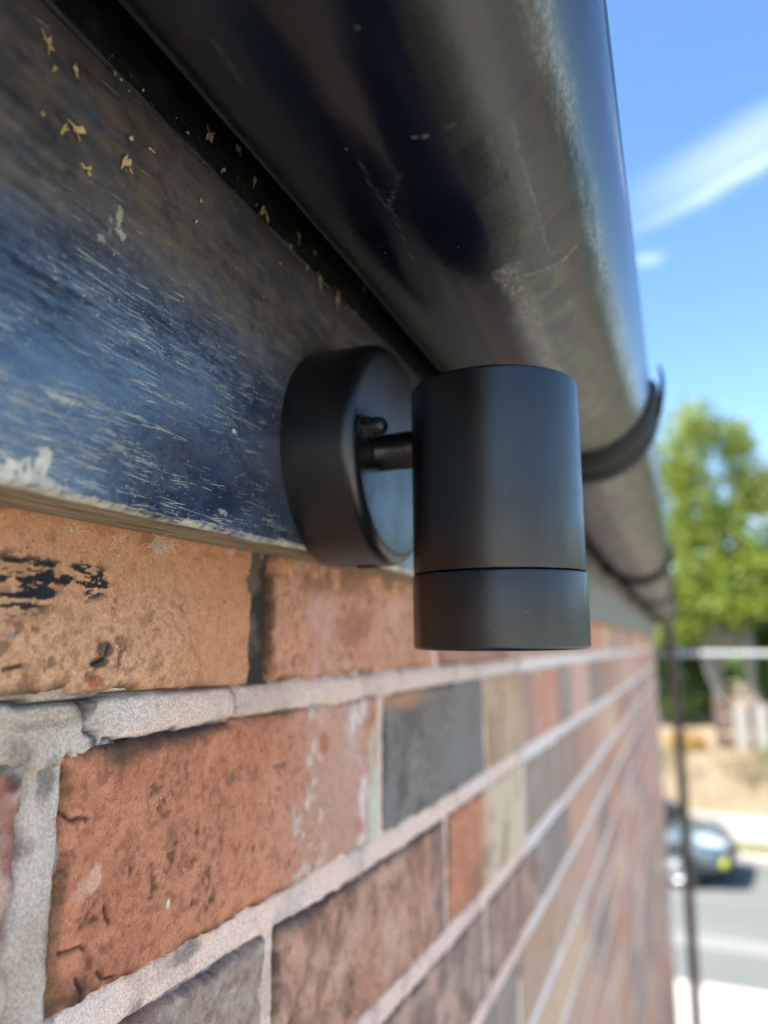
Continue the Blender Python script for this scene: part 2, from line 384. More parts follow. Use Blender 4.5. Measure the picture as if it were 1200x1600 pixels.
def J1(y): return -0.0207 + 0 * y
def zline(y, pts):
    return np.interp(y, [p[0] for p in pts], [p[1] for p in pts])
JP = [None,
      [(0, -0.0207), (6, -0.0205)],
      [(0.0, -0.0965), (.17, -.1005), (.26, -.1035), (.39, -.1068), (.51, -.1085), (.70, -.109), (1.1, -.1135), (2, -.119), (6, -.119)],
      [(0, -.182), (.37, -.185), (.51, -.1915), (.69, -.197), (1.07, -.203), (2, -.208), (6, -.208)],
      [(0, -.262), (.45, -.266), (.6, -.272), (1.2, -.279), (6, -.290)],
      [(0, -.346), (.6, -.354), (.8, -.359), (1.3, -.366), (6, -.372)],
      [(0, -.424), (.8, -.430), (1.3, -.440), (6, -.452)]]
def joint_z(k, y):
    """centre line of bed joint k (k=1 is the one right under the first course)"""
    if k == 0: return 0.0590 + 0 * y
    if k < len(JP): return zline(y, JP[k])
    return zline(y, JP[6]) - 0.0825 * (k - 6)
def joint_h(k, y):
    """half thickness"""
    if k == 1: return np.interp(y, [0.10, 0.16, 0.24, 0.4, 1], [0.0086, 0.0083, 0.0062, 0.0062, 0.0062])
    return np.interp(y, [0, .2, .4, 1], [0.0066, 0.0064, 0.0066, 0.0068])
# head joints of each course: (centre, half width)
HJ = {1: [(0.0250, .005), (0.2575, 0.0082), (0.488, 0.005), (0.722, .005), (0.955, .005), (1.185, .005)],
      2: [(-0.085, .005), (0.1535, 0.0068), (0.3860, 0.0052), (0.620, 0.0055), (0.868, 0.005), (1.02, .005), (1.15, .005)],
      3: [(0.038, .005), (0.2725, 0.0050), (0.505, 0.0045), (0.775, 0.005), (0.99, .005), (1.20, .005)],
      4: [(-0.07, .005), (0.160, .005), (0.385, .005), (0.610, .005), (0.845, .005), (1.07, .005)],
      5: [(0.030, .005), (0.262, .005), (0.495, .005), (0.727, .005), (0.96, .005), (1.19, .005)]}
O_ = lin(190, 132, 90)
def shade(r, g, b, k=1.0): return lin(r, g, b) * k
HEROCOL = {(1, 0): (196, 146, 106), (1, 1): (190, 134, 100), (1, 2): (165, 118, 95), (1, 3): (170, 128, 104),
           (2, 0): (176, 146, 132), (2, 1): (182, 114, 78), (2, 2): (112, 106, 100), (2, 3): (176, 146, 114), (2, 4): (196, 120, 92), (2, 5): (130, 120, 112),
           (3, 1): (182, 132, 108), (3, 2): (196, 128, 92), (3, 3): (126, 114, 104), (3, 4): (138, 114, 100), (3, 5): (170, 128, 104),
           (3, 0): (150, 128, 114), (4, 2): (160, 134, 118), (4, 3): (158, 128, 112), (4, 4): (108, 104, 100), (4, 5): (190, 140, 110), (4, 1): (150, 110, 90),
           (5, 3): (176, 140, 112), (5, 4): (184, 148, 120), (5, 5): (196, 148, 128)}
PAL = [(184, 126, 96), (192, 138, 108), (168, 118, 96), (128, 112, 100), (196, 156, 126), (200, 134, 92), (178, 140, 120), (140, 118, 106),
       (206, 160, 140), (160, 104, 80), (118, 108, 100), (190, 120, 86), (210, 176, 140)]

cracks = {(2, 1): [[(98, 1270), (106, 1282), (122, 1278), (134, 1280)], [(92, 1487), (104, 1484), (112, 1480), (122, 1477), (128, 1482)],
                   [(112, 1528), (124, 1548), (120, 1566), (132, 1586)], [(158, 1412), (160, 1432), (166, 1440)], [(92, 1190), (100, 1200), (100, 1215)], [(146, 1518), (160, 1530), (178, 1524)]],
          (1, 0): [[(140, 1040), (158, 1030), (166, 1008)], [(0, 1046), (30, 1040)]]}

def hero_brick(course, i, y0, y1, step=0.00095):
    step = {(1, 0): 0.0005, (2, 1): 0.0007, (1, 1): 0.0008}.get((course, i), step)
    seed = course * 31 + i * 7
    ny = max(20, int((y1 - y0) / step)); H = 0.072; nz_ = int(H / step)
    s, t = np.meshgrid(np.linspace(0, 1, ny), np.linspace(0, 1, nz_), indexing='ij')
    Y = y0 + s * (y1 - y0)
    zt = joint_z(course - 1, Y) - (joint_h(course - 1, Y) if course > 1 else 0.006)
    zb = joint_z(course, Y) + joint_h(course, Y)
    # ragged outline
    e = 0.0011
    Y = Y + ((fbm(t * H * 130, s * 0 + 3, 4, seed) - .5) * 2 * e * (1 - s) ** 3 + (fbm(t * H * 130, s * 0 + 9, 4, seed + 3) - .5) * 2 * e * s ** 3) * 1.6
    zt = zt + (fbm(Y * 110, 0 * Y + 2, 4, seed + 5) - .5) * 2 * e * 1.2; zb = zb + (fbm(Y * 110, 0 * Y + 5, 4, seed + 8) - .5) * 2 * e * 1.2
    Z = zb + t * (zt - zb)
    de = np.minimum(np.minimum(s * (y1 - y0), (1 - s) * (y1 - y0)), np.minimum(t, 1 - t) * (zt - zb))
    r = 0.0021 + 0.0018 * fbm(Y * 60, Z * 60, 3, seed + 11)
    q = np.clip(1 - de / r, 0, 1)
    h = -r * 0.8 * (1 - np.sqrt(np.clip(1 - q * q, 0, 1)))
    chip = sst(0.56, 0.70, fbm(Y * 85, Z * 85, 3, seed + 20)) * sst(0.0055, 0.0, de)
    h -= chip * 0.0018
    h += (fbm(Y * 14, Z * 14, 3, seed + 2) - .5) * 0.0022 + (fbm(Y * 90, Z * 90, 4, seed + 1) - .5) * 0.0007 + (fbm(Y * 320, Z * 320, 3, seed + 1) - .5) * 0.00045
    pit = sst(0.66, 0.74, fbm(Y * 230, Z * 230, 3, seed + 33)) * sst(0.45, 0.6, fbm(Y * 40, Z * 40, 2, seed + 34)); h -= pit * 0.0006
    proud = {(1, 0): 0.0014, (1, 1): 0.0012, (2, 1): 0.0013, (2, 2): 0.0016}.get((course, i), 0.0010)
    # colour
    base = shade(*HEROCOL.get((course, i), PAL[seed % len(PAL)])); base = base * 0.94 + np.array([0.42, 0.35, 0.30]) * 0.18
    col = np.ones(Y.shape + (3,)) * base
    def blend(mk, c, k=1.0):
        nonlocal col
        col = col * (1 - (mk * k)[..., None]) + np.asarray(c) * (mk * k)[..., None]
    f1 = fbm(Y * 22, Z * 22, 5, seed + 40); f2 = fbm(Y * 60, Z * 60, 4, seed + 41); f3 = fbm(Y * 160, Z * 160, 4, seed + 42); f4 = fbm(Y * 9, Z * 9, 3, seed + 43)
    blend(sst(0.42, 0.72, f1), base * (0.80, 0.70, 0.66), 0.7); blend(sst(0.52, 0.74, f4), base * (1.15, 1.16, 1.18), 0.6)
    blend(sst(0.54, 0.74, f3), base * (0.55, 0.46, 0.42), 0.45); blend(sst(0.5, 0.66, fbm(Y * 300, Z * 300, 3, seed + 45)), base * (1.3, 1.3, 1.25), 0.35); blend(sst(0.56, 0.68, fbm(Y * 420, Z * 420, 2, seed + 46)), base * (0.45, 0.38, 0.35), 0.5); blend(sst(0.60, 0.78, f2), base * (1.2, 1.18, 1.12), 0.5)
    dk = shade(52, 46, 42); wh = shade(222, 214, 204)
    blend(sst(0.004, 0.0, de) * sst(0.42, 0.6, f2), dk, 0.75)
    blend(pit, dk, 0.6)
    def at(u, v): return on_wall(u, v)
    def spot(u, v, ry, rz, c, k, ns=0.6, f=f2):
        a, b = at(u, v); d = np.hypot((Y - a) / ry, (Z - b) / rz) + (f - .5) * 2 * ns
        blend(sst(1.0, 0.55, d), c, k)
    key = (course, i)
    if key == (1, 0):
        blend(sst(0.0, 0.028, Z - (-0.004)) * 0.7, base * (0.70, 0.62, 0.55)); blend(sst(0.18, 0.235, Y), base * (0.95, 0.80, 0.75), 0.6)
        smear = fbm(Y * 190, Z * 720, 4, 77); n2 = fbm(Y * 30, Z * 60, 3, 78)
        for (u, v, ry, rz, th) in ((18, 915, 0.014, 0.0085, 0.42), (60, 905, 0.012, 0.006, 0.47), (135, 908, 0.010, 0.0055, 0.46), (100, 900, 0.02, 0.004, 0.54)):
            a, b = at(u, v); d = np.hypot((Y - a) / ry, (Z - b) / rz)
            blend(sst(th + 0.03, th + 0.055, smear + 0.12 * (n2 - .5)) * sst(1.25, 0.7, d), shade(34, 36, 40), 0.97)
        spot(160, 1015, 0.0035, 0.0022, shade(60, 56, 50), 0.8); spot(150, 1035, 0.004, 0.0016, shade(52, 54, 56), 0.85)
        spot(10, 995, 0.002, 0.0015, shade(150, 140, 130), 0.8); spot(145, 1065, 0.003, 0.0018, shade(150, 70, 50), 0.7)
    if key == (1, 1):
        spot(545, 985, 0.03, 0.012, shade(150, 100, 78), 0.6); blend(sst(0.50, 0.68, fbm(Y * 26, Z * 30, 4, 91)), shade(205, 160, 150), 0.55)
        blend(sst(0.50, 0.62, fbm(Y * 120, Z * 120, 4, 92)) * sst(0.02, 0.03, Z), shade(95, 72, 58), 0.6)
    if key == (2, 0):
        blend(sst(0.45, 0.65, f1), shade(196, 180, 165), 0.8); spot(14, 1222, 0.004, 0.0035, shade(70, 60, 58), 0.9, .3)
        blend(sst(0.55, 0.7, f2), shade(140, 70, 55), 0.6); blend(sst(0.52, 0.68, fbm(Y * 40, Z * 40, 3, 5)), shade(170, 175, 150), 0.5)
    if key == (2, 1):
        R_ = sst(0.245, 0.33, Y)
        blend(R_ * sst(0.35, 0.6, fbm(Y * 30, Z * 30, 4, 12)), shade(196, 158, 142), 0.75)
        blend(sst(0.335, 0.350, Y) * sst(0.372, 0.358, Y) * sst(0.40, 0.62, fbm(Y * 55, Z * 40, 4, 13)), shade(225, 220, 216), 0.8)
        blend(sst(0.366, 0.371, Y) * sst(0.3835, 0.379, Y + 0.004 * (f2 - .5)) * sst(0.3, 0.5, f1), shade(198, 208, 184), 0.9)
        blend(sst(0.279, 0.295, Y) * sst(0.325, 0.305, Y) * sst(0.54, 0.66, f3), wh, 0.55)
        blend(sst(0.0085, 0.0015, de + 0.006 * (f2 - .5)) * (Z > -0.045) * sst(0.165, 0.18, Y) * sst(0.24, 0.21, Y), shade(66, 58, 52), 0.85)
        blend(sst(-0.080, -0.094, Z) * sst(0.185, 0.165, Y) * sst(0.36, 0.55, f2), shade(84, 60, 48), 0.85)
        blend(sst(0.163, 0.158, Y) * sst(.4, .6, f2), shade(165, 130, 90), 0.8)
        spot(143, 1375, 0.0030, 0.0045, shade(222, 176, 156), 0.75, 0.8, f3); spot(122, 1395, 0.003, 0.003, shade(216, 170, 150), 0.55, 0.8, f3)
        spot(390, 1325, 0.003, 0.003, shade(80, 82, 84), 0.7); spot(262, 1305, 0.0035, 0.004, shade(120, 92, 74), 0.5); spot(355, 1217, 0.003, 0.002, shade(90, 86, 78), 0.6)
        spot(256, 1411, 0.0012, 0.0016, shade(235, 225, 210), 0.95, .15)
        spot(120, 1550, 0.004, 0.006, shade(70, 55, 48), 0.6); spot(134, 1505, 0.0018, 0.0025, shade(110, 60, 40), 0.7, .3)
        spot(505, 1165, 0.006, 0.006, shade(176, 96, 66), 0.7)
    if key == (2, 2):
        blend(sst(0.45, 0.65, f1), shade(132, 132, 130), 0.6); blend(sst(0.40, 0.75, f2) * sst(.5, .44, Y), shade(70, 64, 60), 0.6)
        blend(sst(-0.040, -0.030, Z + 0.01 * (f2 - .5)) * sst(0.50, 0.42, Y), shade(186, 140, 104), 0.8)
    if key == (2, 3):
        st = fbm(Y * 42, Z * 6, 4, 15); blend(sst(0.45, 0.6, st), shade(210, 186, 158), 0.6); blend(sst(0.58, 0.66, st), shade(130, 108, 92), 0.6)
        blend(sst(0.645, 0.63, Y), shade(184, 148, 100), 0.6); blend(sst(0.76, 0.80, Y), shade(180, 140, 128), 0.7)
    if key == (3, 0):
        blend(sst(0.42, 0.7, f2), shade(92, 82, 76), 0.6); blend(sst(0.52, 0.75, f3), shade(200, 184, 168), 0.5); blend(sst(0.5, 0.65, f1), shade(180, 130, 104), 0.5)
    if key in ((3, 1), (4, 2), (4, 3)):
        blend(sst(0.44, 0.66, fbm(Y * 95, Z * 75, 5, 65)), shade(92, 74, 66), 0.5); blend(sst(0.5, 0.72, fbm(Y * 45, Z * 45, 5, 66)), shade(206, 168, 148), 0.65)
        blend(sst(0.008, 0.0, joint_z(2, Y) - Z - 0.006 + 0.01 * (f2 - .5)) * (course == 3), shade(70, 64, 60), 0.8)
        blend(sst(0.46, 0.50, Y) * (course == 3) * sst(.35, .6, f2), shade(112, 108, 104), 0.7)
    if key == (3, 2):
        blend(sst(0.585, 0.64, Y + 0.05 * (f1 - .5)), shade(216, 198, 168), 0.9); blend(sst(0.60, 0.72, f1), shade(120, 90, 78), 0.5)
        blend(sst(0.74, 0.755, Y), shade(226, 214, 188), 0.6)
    crk = np.zeros(Y.shape)
    for pl in cracks.get(key, []):
        pts = [at(u, v) for u, v in pl]
        d = seg_dist(Y + (f3 - .5) * 0.0012, Z + (f2 - .5) * 0.0012, pts); crk = np.maximum(crk, sst(0.00075, 0.0002, d))
    # hair cracks everywhere: ridges of a noise
    rd = np.abs(fbm(Y * 38, Z * 38, 4, seed + 70) - .5); hair = sst(0.004, 0.001, rd) * sst(0.58, 0.70, fbm(Y * 25, Z * 25, 2, seed + 71))
    h -= crk * 0.0011 + hair * 0.00035
    blend(crk, shade(38, 24, 18), 0.92); blend(hair, shade(60, 42, 34), 0.55)
    X = WX + proud + h
    # skirt ring behind
    n0, n1 = Y.shape
    V = np.stack([X, Y, Z], -1).reshape(-1, 3); cc = col.reshape(-1, 3)
    idx = np.arange(n0 * n1).reshape(n0, n1)
    F = np.stack([idx[:-1, :-1], idx[1:, :-1], idx[1:, 1:], idx[:-1, 1:]], -1).reshape(-1, 4)
    ring = np.concatenate([idx[:-1, 0], idx[-1, :-1], idx[:0:-1, -1], idx[0, :0:-1]])
    Vr = V[ring].copy(); Vr[:, 0] = WX - 0.014
    rb = len(V) + np.arange(len(ring)); nr = np.roll(rb, -1); nn = np.roll(ring, -1)
    F2 = np.stack([ring, rb, nr, nn], -1)
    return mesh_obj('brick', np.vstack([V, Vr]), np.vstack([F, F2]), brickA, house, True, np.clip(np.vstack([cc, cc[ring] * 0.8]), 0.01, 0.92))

nind = 0
far = []      # (y0, y1, course)
rr = random.Random(3)
for course in range(1, 48):
    if course in HJ: hj = list(HJ[course])
    else:
        off = (0.115 if course % 2 == 0 else 0.0) + rr.uniform(-.012, .012) + (0.04 if course > 5 else 0)
        hj = [(off - .35 + 0.2305 * k + rr.uniform(-.004, .004), .005) for k in range(7)]
    while hj[0][0] > -0.7: hj.insert(0, (hj[0][0] - 0.2315, .005))
    k0 = hj[-1][0]
    while k0 < y_end:
        k0 += 0.2315 + rr.uniform(-.006, .006); hj.append((k0, .005))
    for i in range(len(hj) - 1):
        far.append((hj[i][0] + hj[i][1], min(hj[i + 1][0] - hj[i + 1][1], y_end), course))
hero_n = {}
def is_hero(y0, y1, c):
    if c == 1: return y1 > 0.10 and y0 < 0.70
    if c == 2: return y1 > 0.10 and y0 < 0.80
    if c == 3: return y1 > 0.24 and y0 < 0.74
    if c == 4: return y1 > 0.42 and y0 < 0.70
    return False
# template bricks for the rest
def brick_template(v):
    L, H, D = 0.2215, 0.070, 0.018
    m = MB().box(-D + 0.0012, 0.0012, -L / 2, L / 2, -H / 2, H / 2, 0.0022)
    r2 = random.Random(v)
    m.v = [(x + r2.uniform(-.0005, .0005), y + r2.uniform(-.0008, .0008), z + r2.uniform(-.0006, .0006)) for x, y, z in m.v]
    me = bpy.data.meshes.new('brick'); me.from_pydata(m.v, [], m.f); me.update(); me.materials.append(brickO); return me
TPL = [brick_template(k) for k in range(6)]
cand = []
for (y0, y1, c) in far:
    if y1 - y0 < 0.02: continue
    if is_hero(y0, y1, c):
        n = hero_n.get(c, None)
        if n is None:
            lst = HJ.get(c); n = 0
        # index of this brick in its course, counted from the head joint left of it
        js = [a for a, b in HJ[c]]
        k = min(range(len(js)), key=lambda q: abs(js[q] - y0))
        hero_brick(c, k if c != 1 else k, y0, y1) if c != 1 else hero_brick(c, k, y0, y1)
        nind += 1; continue
    ym = (y0 + y1) / 2; zm = float(joint_z(c - 1, ym) + joint_z(c, ym)) / 2
    P = np.array([WX, ym, zm]); dz = P @ CW
    vis = False
    if dz > 0.03:
        u = 600 + FPX * (P @ CR) / dz; v = 800 - FPX * (P @ CU) / dz
        vis = -250 < u < 1100 and v < 1700
    a = 0.0
    if vis:
        q = [np.array([WX, yy, zm]) for yy in (y0, y1)]; us = [600 + FPX * (p @ CR) / (p @ CW) for p in q if p @ CW > .02]
        a = abs(us[-1] - us[0]) * 0.07 / dz * FPX if len(us) == 2 else 0
    cand.append((a, y0, y1, c, zm))
cand.sort(key=lambda q: -q[0])
rest = MB(); restcol = []
CH = {(c, k): v for (c, k), v in HEROCOL.items()}
for n, (a, y0, y1, c, zm) in enumerate(cand):
    rnd = random.Random(int(y0 * 1000) * 31 + c)
    pal = PAL[rnd.randrange(len(PAL))]
    if c in HJ:
        js = [q for q, b in HJ[c]]; k = min(range(len(js)), key=lambda q: abs(js[q] - y0))
        if abs(js[k] - y0) < 0.02 and (c, k) in HEROCOL: pal = HEROCOL[(c, k)]
    L = shade(*pal) * rnd.uniform(0.9, 1.15); L = L * 0.72 + np.array([0.56, 0.40, 0.31]) * 0.34
    ym = (y0 + y1) / 2
    zt = float(joint_z(c - 1, ym) - joint_h(c - 1, ym)); zb = float(joint_z(c, ym) + joint_h(c, ym))
    if c == 1: zt = 0.052
    if a > 0 and nind < 300:
        o = bpy.data.objects.new('brick', TPL[rnd.randrange(6)]); C.objects.link(o); o.parent = house
        sl_ = float(joint_z(c, y1) - joint_z(c, y0)) / (y1 - y0)
        o.location = (WX + rnd.uniform(-.0012, .0012), ym, (zt + zb) / 2); o.scale = (1, (y1 - y0) / 0.2215, (zt - zb) / 0.070)
        o.rotation_euler = (math.atan(sl_) + rnd.uniform(-.003, .003), 0, rnd.uniform(-.004, .004))
        o.color = (*[float(q) for q in L], 1); nind += 1
    elif y1 > -0.7:
        x = WX + rnd.uniform(-.001, .0015); b = len(rest.v)
        rest.box(x - 0.018, x, y0, y1, zb, zt); restcol += [L] * (len(rest.v) - b)
o = mesh_obj('brick', rest.v, rest.f, brickA, house, False, np.array(restcol)); o['kind'] = 'stuff'
# far mortar sheet
mf = MB().box(WX - 0.0115, WX - 0.0006, 0.78, y_end - 0.002, GZ, 0.055); mf.box(WX - 0.0115, WX - 0.0006, -0.7, 0.098, GZ, 0.055); mf.box(WX - 0.0115, WX - 0.0006, 0.098, 0.78, GZ, -0.300)
mf.build('mortar', mortarF, house)

# near mortar: one relief sheet, faces deep behind bricks dropped
st = 0.0010
ys = np.arange(0.098, 0.781, st); zs = np.arange(-0.300, 0.055, st)
Y, Z = np.meshgrid(ys, zs, indexing='ij')
def_course = np.zeros(Y.shape, int)
dj = np.full(Y.shape, 9.0)          # signed distance to a bed joint's edge (negative inside the joint)
own = np.zeros(Y.shape, int)
for k in range(0, 5):
    d = np.abs(Z - joint_z(k, Y)) - (joint_h(k, Y) if k else 0.006); own = np.where(d < dj, k, own); dj = np.minimum(dj, d)
hd = np.full(Y.shape, 9.0); hown = np.zeros(Y.shape, int)
for c in range(1, 5):
    inz = (Z < joint_z(c - 1, Y)) & (Z > joint_z(c, Y))
    for (yc, hw) in HJ[c]:
        d = np.abs(Y - yc) - hw; hown = np.where(inz & (d < hd), c * 100 + int(yc * 100), hown); hd = np.where(inz, np.minimum(hd, d), hd)
dd = np.minimum(dj, hd) - (fbm(Y * 70, Z * 70, 4, 205) - .5) * 0.0026
n2 = fbm(Y * 60, Z * 60, 4, 201); n3 = fbm(Y * 200, Z * 200, 4, 202); n4 = fbm(Y * 480, Z * 480, 3, 203); n1 = fbm(Y * 18, Z * 18, 3, 204)
h = -0.0022 + 0.0018 * sst(0.24, 0.34, Y) + (n2 - .5) * 0.0016 + (n3 - .5) * 0.0012 + (n4 - .5) * 0.0008
bed1 = (own == 1) & (dj < 0.002)
h = h - 0.0010 * sst(-0.0016, 0.0003, dd)
# bed joint 1: grey sandy and nearly flush to the left, then a paler proud slab with a lip
groove = np.zeros(Y.shape)
lipz = joint_z(1, Y) + joint_h(1, Y)
slab = bed1 * sst(0.1795, 0.182, Y + (n3 - .5) * 0.003)
h += slab * 0.0020 * sst(0.010, 0.0015, np.abs(Z - (joint_z(1, Y) - 0.001)))
h += bed1 * sst(0.176, 0.168, Y) * 0.0022
h += sst(0.172, 0.160, Y) * (hd < 0.004) * (Y > 0.13) * 0.0016
for pl, wd, dp in (([(366, 1070), (369, 1095), (366, 1122)], 0.0007, 0.003), ([(128, 1100), (134, 1120), (130, 1138), (146, 1148), (160, 1152)], 0.0011, 0.0030),
                   ([(0, 1098), (60, 1101), (125, 1094), (180, 1086), (250, 1080), (300, 1076), (362, 1072)], 0.0011, 0.0036), ([(94, 1192), (104, 1180)], 0.0012, 0.003),
                   ([(170, 1156), (240, 1160), (280, 1140)], 0.0008, 0.003)):
    pts = [on_wall(u, v) for u, v in pl]; d = seg_dist(Y + (n3 - .5) * 0.0010, Z + (n2 - .5) * 0.0010, pts); g_ = sst(wd, wd * .3, d); h -= g_ * dp; groove = np.maximum(groove, g_)
a_, b_ = on_wall(150, 1143); lump = sst(1.0, 0.3, np.hypot((Y - a_) / 0.0035, (Z - b_) / 0.0030) + (n3 - .5)); h += lump * 0.0020
ck = (hown == 125) & (hd < 0.002) & (Z > joint_z(1, Y) + joint_h(1, Y) - 0.0012); h -= (ck & (hd < 0.0)) * 0.0006 * sst(0.25, 0.7, n2 + 0.2)      # raked out dark head joint in the top course
h = np.clip(h, -0.008, 0.0012)
h -= sst(0.0009, 0.0002, np.abs(dd + 0.0002)) * sst(0.40, 0.55, n2) * 0.0009
pale = shade(250, 219, 202); grey = shade(202, 183, 165); cg = shade(206, 200, 192)
col = np.ones(Y.shape + (3,)) * pale
def bl(mk, c, k=1.0):
    global col
    mk = (mk * k)[..., None]; col = col * (1 - mk) + np.asarray(c) * mk
bl((own == 1) * 1.0 * (dj < .004), shade(232, 208, 192), 0.9)
bl(((own == 1) & (dj < .004)) * sst(0.185, 0.176, Y + (n3 - .5) * 0.004), grey, 1.0)
bl((hd < 0.004) * (dj > -0.002) * sst(0.185, 0.176, Y) * 1.0, grey, 1.0)
bl(sst(0.50, 0.68, n2), shade(176, 160, 150), 0.4); bl(sst(0.55, 0.72, n1), shade(236, 224, 216), 0.5)
bl(sst(0.54, 0.66, fbm(Y * 55, Z * 55, 3, 55)) * (Y < 0.2), shade(96, 94, 90), 0.55)
a_, b_ = on_wall(135, 1100); bl(sst(1.2, 0.5, np.hypot((Y - a_) / 0.006, (Z - b_) / 0.004) + (n3 - .5)), shade(110, 104, 94), 0.8)
a_, b_ = on_wall(148, 1160); bl(sst(1.2, 0.5, np.hypot((Y - a_) / 0.0035, (Z - b_) / 0.0018) + (n3 - .5)), shade(80, 84, 86), 0.9)
a_, b_ = on_wall(75, 1215); bl(sst(1.2, 0.5, np.hypot((Y - a_) / 0.004, (Z - b_) / 0.006) + (n3 - .5)), shade(96, 96, 94), 0.7)
a_, b_ = on_wall(300, 1490); bl(sst(1.2, 0.5, np.hypot((Y - a_) / 0.01, (Z - b_) / 0.003) + (n3 - .5)), shade(120, 112, 106), 0.7)
bl(ck * 1.0, shade(92, 88, 78), 0.95); bl(ck * sst(0.45, 0.65, n2), shade(48, 46, 42), 0.8)
bl(sst(-0.0010, 0.0003, dd) * sst(0.45, 0.6, n2), shade(92, 78, 68), 0.6)
bl(groove, shade(58, 52, 46), 0.85)
X = WX + h
V = np.stack([X, Y, Z], -1).reshape(-1, 3); idx = np.arange(Y.size).reshape(Y.shape)
keep = (dd < 0.0035)
kf = keep[:-1, :-1] | keep[1:, :-1] | keep[1:, 1:] | keep[:-1, 1:]
F = np.stack([idx[:-1, :-1][kf], idx[1:, :-1][kf], idx[1:, 1:][kf], idx[:-1, 1:][kf]], -1)
used = np.unique(F); remap = np.full(Y.size, -1); remap[used] = np.arange(len(used))
mesh_obj('mortar', V[used], remap[F], mortarA, house, True, np.clip(col.reshape(-1, 3)[used], 0.01, 0.95))

# roof over the gutter (tile course and slope behind), keeps the sun off the wall
M = Mat('roof_tile'); g = M.noise(M.pos(), 12, 5); tileM = M.out(M.mix(g, (0.06, 0.05, 0.045), (0.13, 0.10, 0.085)), 0.85, M.bump(g, 0.5, 0.01))
M = Mat('soffit_black'); darkM = M.out((0.02, 0.02, 0.022), 0.7)
roof = MB()
sl35 = math.tan(math.radians(33))
roof.prism([(-0.085, 0.222), (-0.085, 0.236), (-2.2, 0.236 + 2.115 * sl35), (-4.4, 0.236), (-4.4, 0.222), (-2.2, 0.222 + 2.115 * sl35 - .0)], 1, -4.1, y_end + 0.06)
ro = roof.build('roof', tileM, house)
gb = MB().prism([(WX - 0.02, 0.101), (-2.2, 0.20 + 2.0 * sl35), (-4.19, 0.101)], 1, -3.99, y_end - 0.01); gb.build('gable', mortarF, house)

# ------------------------------------------------------------------ fascia board
fascia = thing('fascia_board', 'black painted wooden fascia board, scratched to bare wood, running above the top course of bricks', 'fascia board')
FX = -0.1305
def fz(y): return np.interp(y, [0.1, .13, .18, .3, .6, 1.5, 5.3], [.0335, .0338, .0345, .0368, .0385, .0440, .0460])
FT = 0.1500
def board_sheet(ys, nzz, x, zlo, zhi, edge_r=0.0022, seed=0):
    Y, T = np.meshgrid(ys, np.linspace(0, 1, nzz), indexing='ij')
    z0 = zlo(Y) + (fbm(Y * 60, Y * 0, 4, 5) - .5) * 0.0012
    Z = z0 + T * (zhi - z0)
    d = Z - z0
    h = -edge_r * (1 - np.sqrt(np.clip(1 - np.clip(1 - d / edge_r, 0, 1) ** 2, 0, 1)))
    h = h + (fbm(Y * 6, Z * 30, 3, 31) - .5) * 0.0010 + (fbm(Y * 45, Z * 380, 3, 32) - .5) * 0.00018 + (fbm(Y * 140, Z * 200, 3, 33) - .5) * 0.00022
    return Y, Z, d, x + h
ysf = np.concatenate([np.arange(-0.7, 0.09, 0.02), np.arange(0.09, 0.34, 0.0006), np.arange(0.34, 0.8, 0.003), np.arange(0.8, y_end + 0.03, 0.05)])
nzz = 220
Y, Z, d, X = board_sheet(ysf, nzz, FX, fz, FT)
def wear_sheen():
    R_ = 0.22 + 0.60 * sst(0.40, 0.66, fbm(Y * 20, Z * 44, 4, 61)) + 0.25 * sst(0.012, 0.0, d) + 0.25 * sst(0.17, 0.12, Y)
    R_ = R_ * sst(0.112, 0.085, Z) + 0.10 + 1.3 * sst(0.7, 1.4, Y)  # far length made paler to paint in the grazing sky sheen
    for (u0, v0, u1, v1, wdt, k) in ((20, 560, 290, 690, 0.0016, 1.0), (190, 580, 300, 640, 0.0016, .8), (200, 700, 290, 760, 0.003, 0.9), (160, 480, 290, 560, 0.0012, .6), (330, 640, 450, 665, 0.0012, .6), (340, 600, 430, 612, .0008, .6)):
        a = on_wall(u0, v0, FX); b = on_wall(u1, v1, FX)
        R_ = np.maximum(R_, k * 1.3 * sst(wdt * 1.7, 0, seg_dist(Y, Z + (fbm(Y * 90, Z * 90, 3, 8) - .5) * 0.002, [a, b])))
    G_ = sst(0.082, 0.110, Z + (fbm(Y * 14, Z * 20, 3, 62) - .5) * 0.024)
    G_ = np.maximum(G_, 0.25 * sst(0.5, 0.7, fbm(Y * 20, Z * 30, 4, 63)))
    B_ = np.zeros(Y.shape)
    ff = fbm(Y * 420, Z * 420, 4, 64); f9 = fbm(Y * 900, Z * 500, 3, 65)
    for (u, v, ry, rz, k) in ((28, 728, .0038, .0024, 1.0), (66, 722, .0018, .0032, 1.0), (60, 748, .006, .0016, .8), (8, 742, .003, .002, 1), (186, 338, .0010, .0030, .5), (188, 365, .0016, .0012, .6), (160, 372, .0014, .0014, .45), (172, 352, .0006, .0025, .3), (90, 620, .0035, .0008, .8), (365, 673, .0018, .0010, 1.0), (450, 860, .006, .002, .6), (350, 800, .002, .001, .6)):
        a, b = on_wall(u, v, FX); B_ = np.maximum(B_, k * sst(1.0, 0.75, np.hypot((Y - a) / ry, (Z - b) / rz) + (ff - .5) * 2.6 + (f9 - .5) * 1.6))
    B_ = np.maximum(B_, sst(0.0018, 0.0005, d + (ff - .5) * 0.003 + (fbm(Y * 30, Z * 0, 3, 9) - .45) * 0.004) * 0.9)
    return np.stack([np.clip(R_, 0, 1.6), np.clip(G_, 0, 1), np.clip(B_, 0, 1)], -1)
col = wear_sheen()
V = np.stack([X, Y, Z], -1).reshape(-1, 3); idx = np.arange(Y.size).reshape(Y.shape)
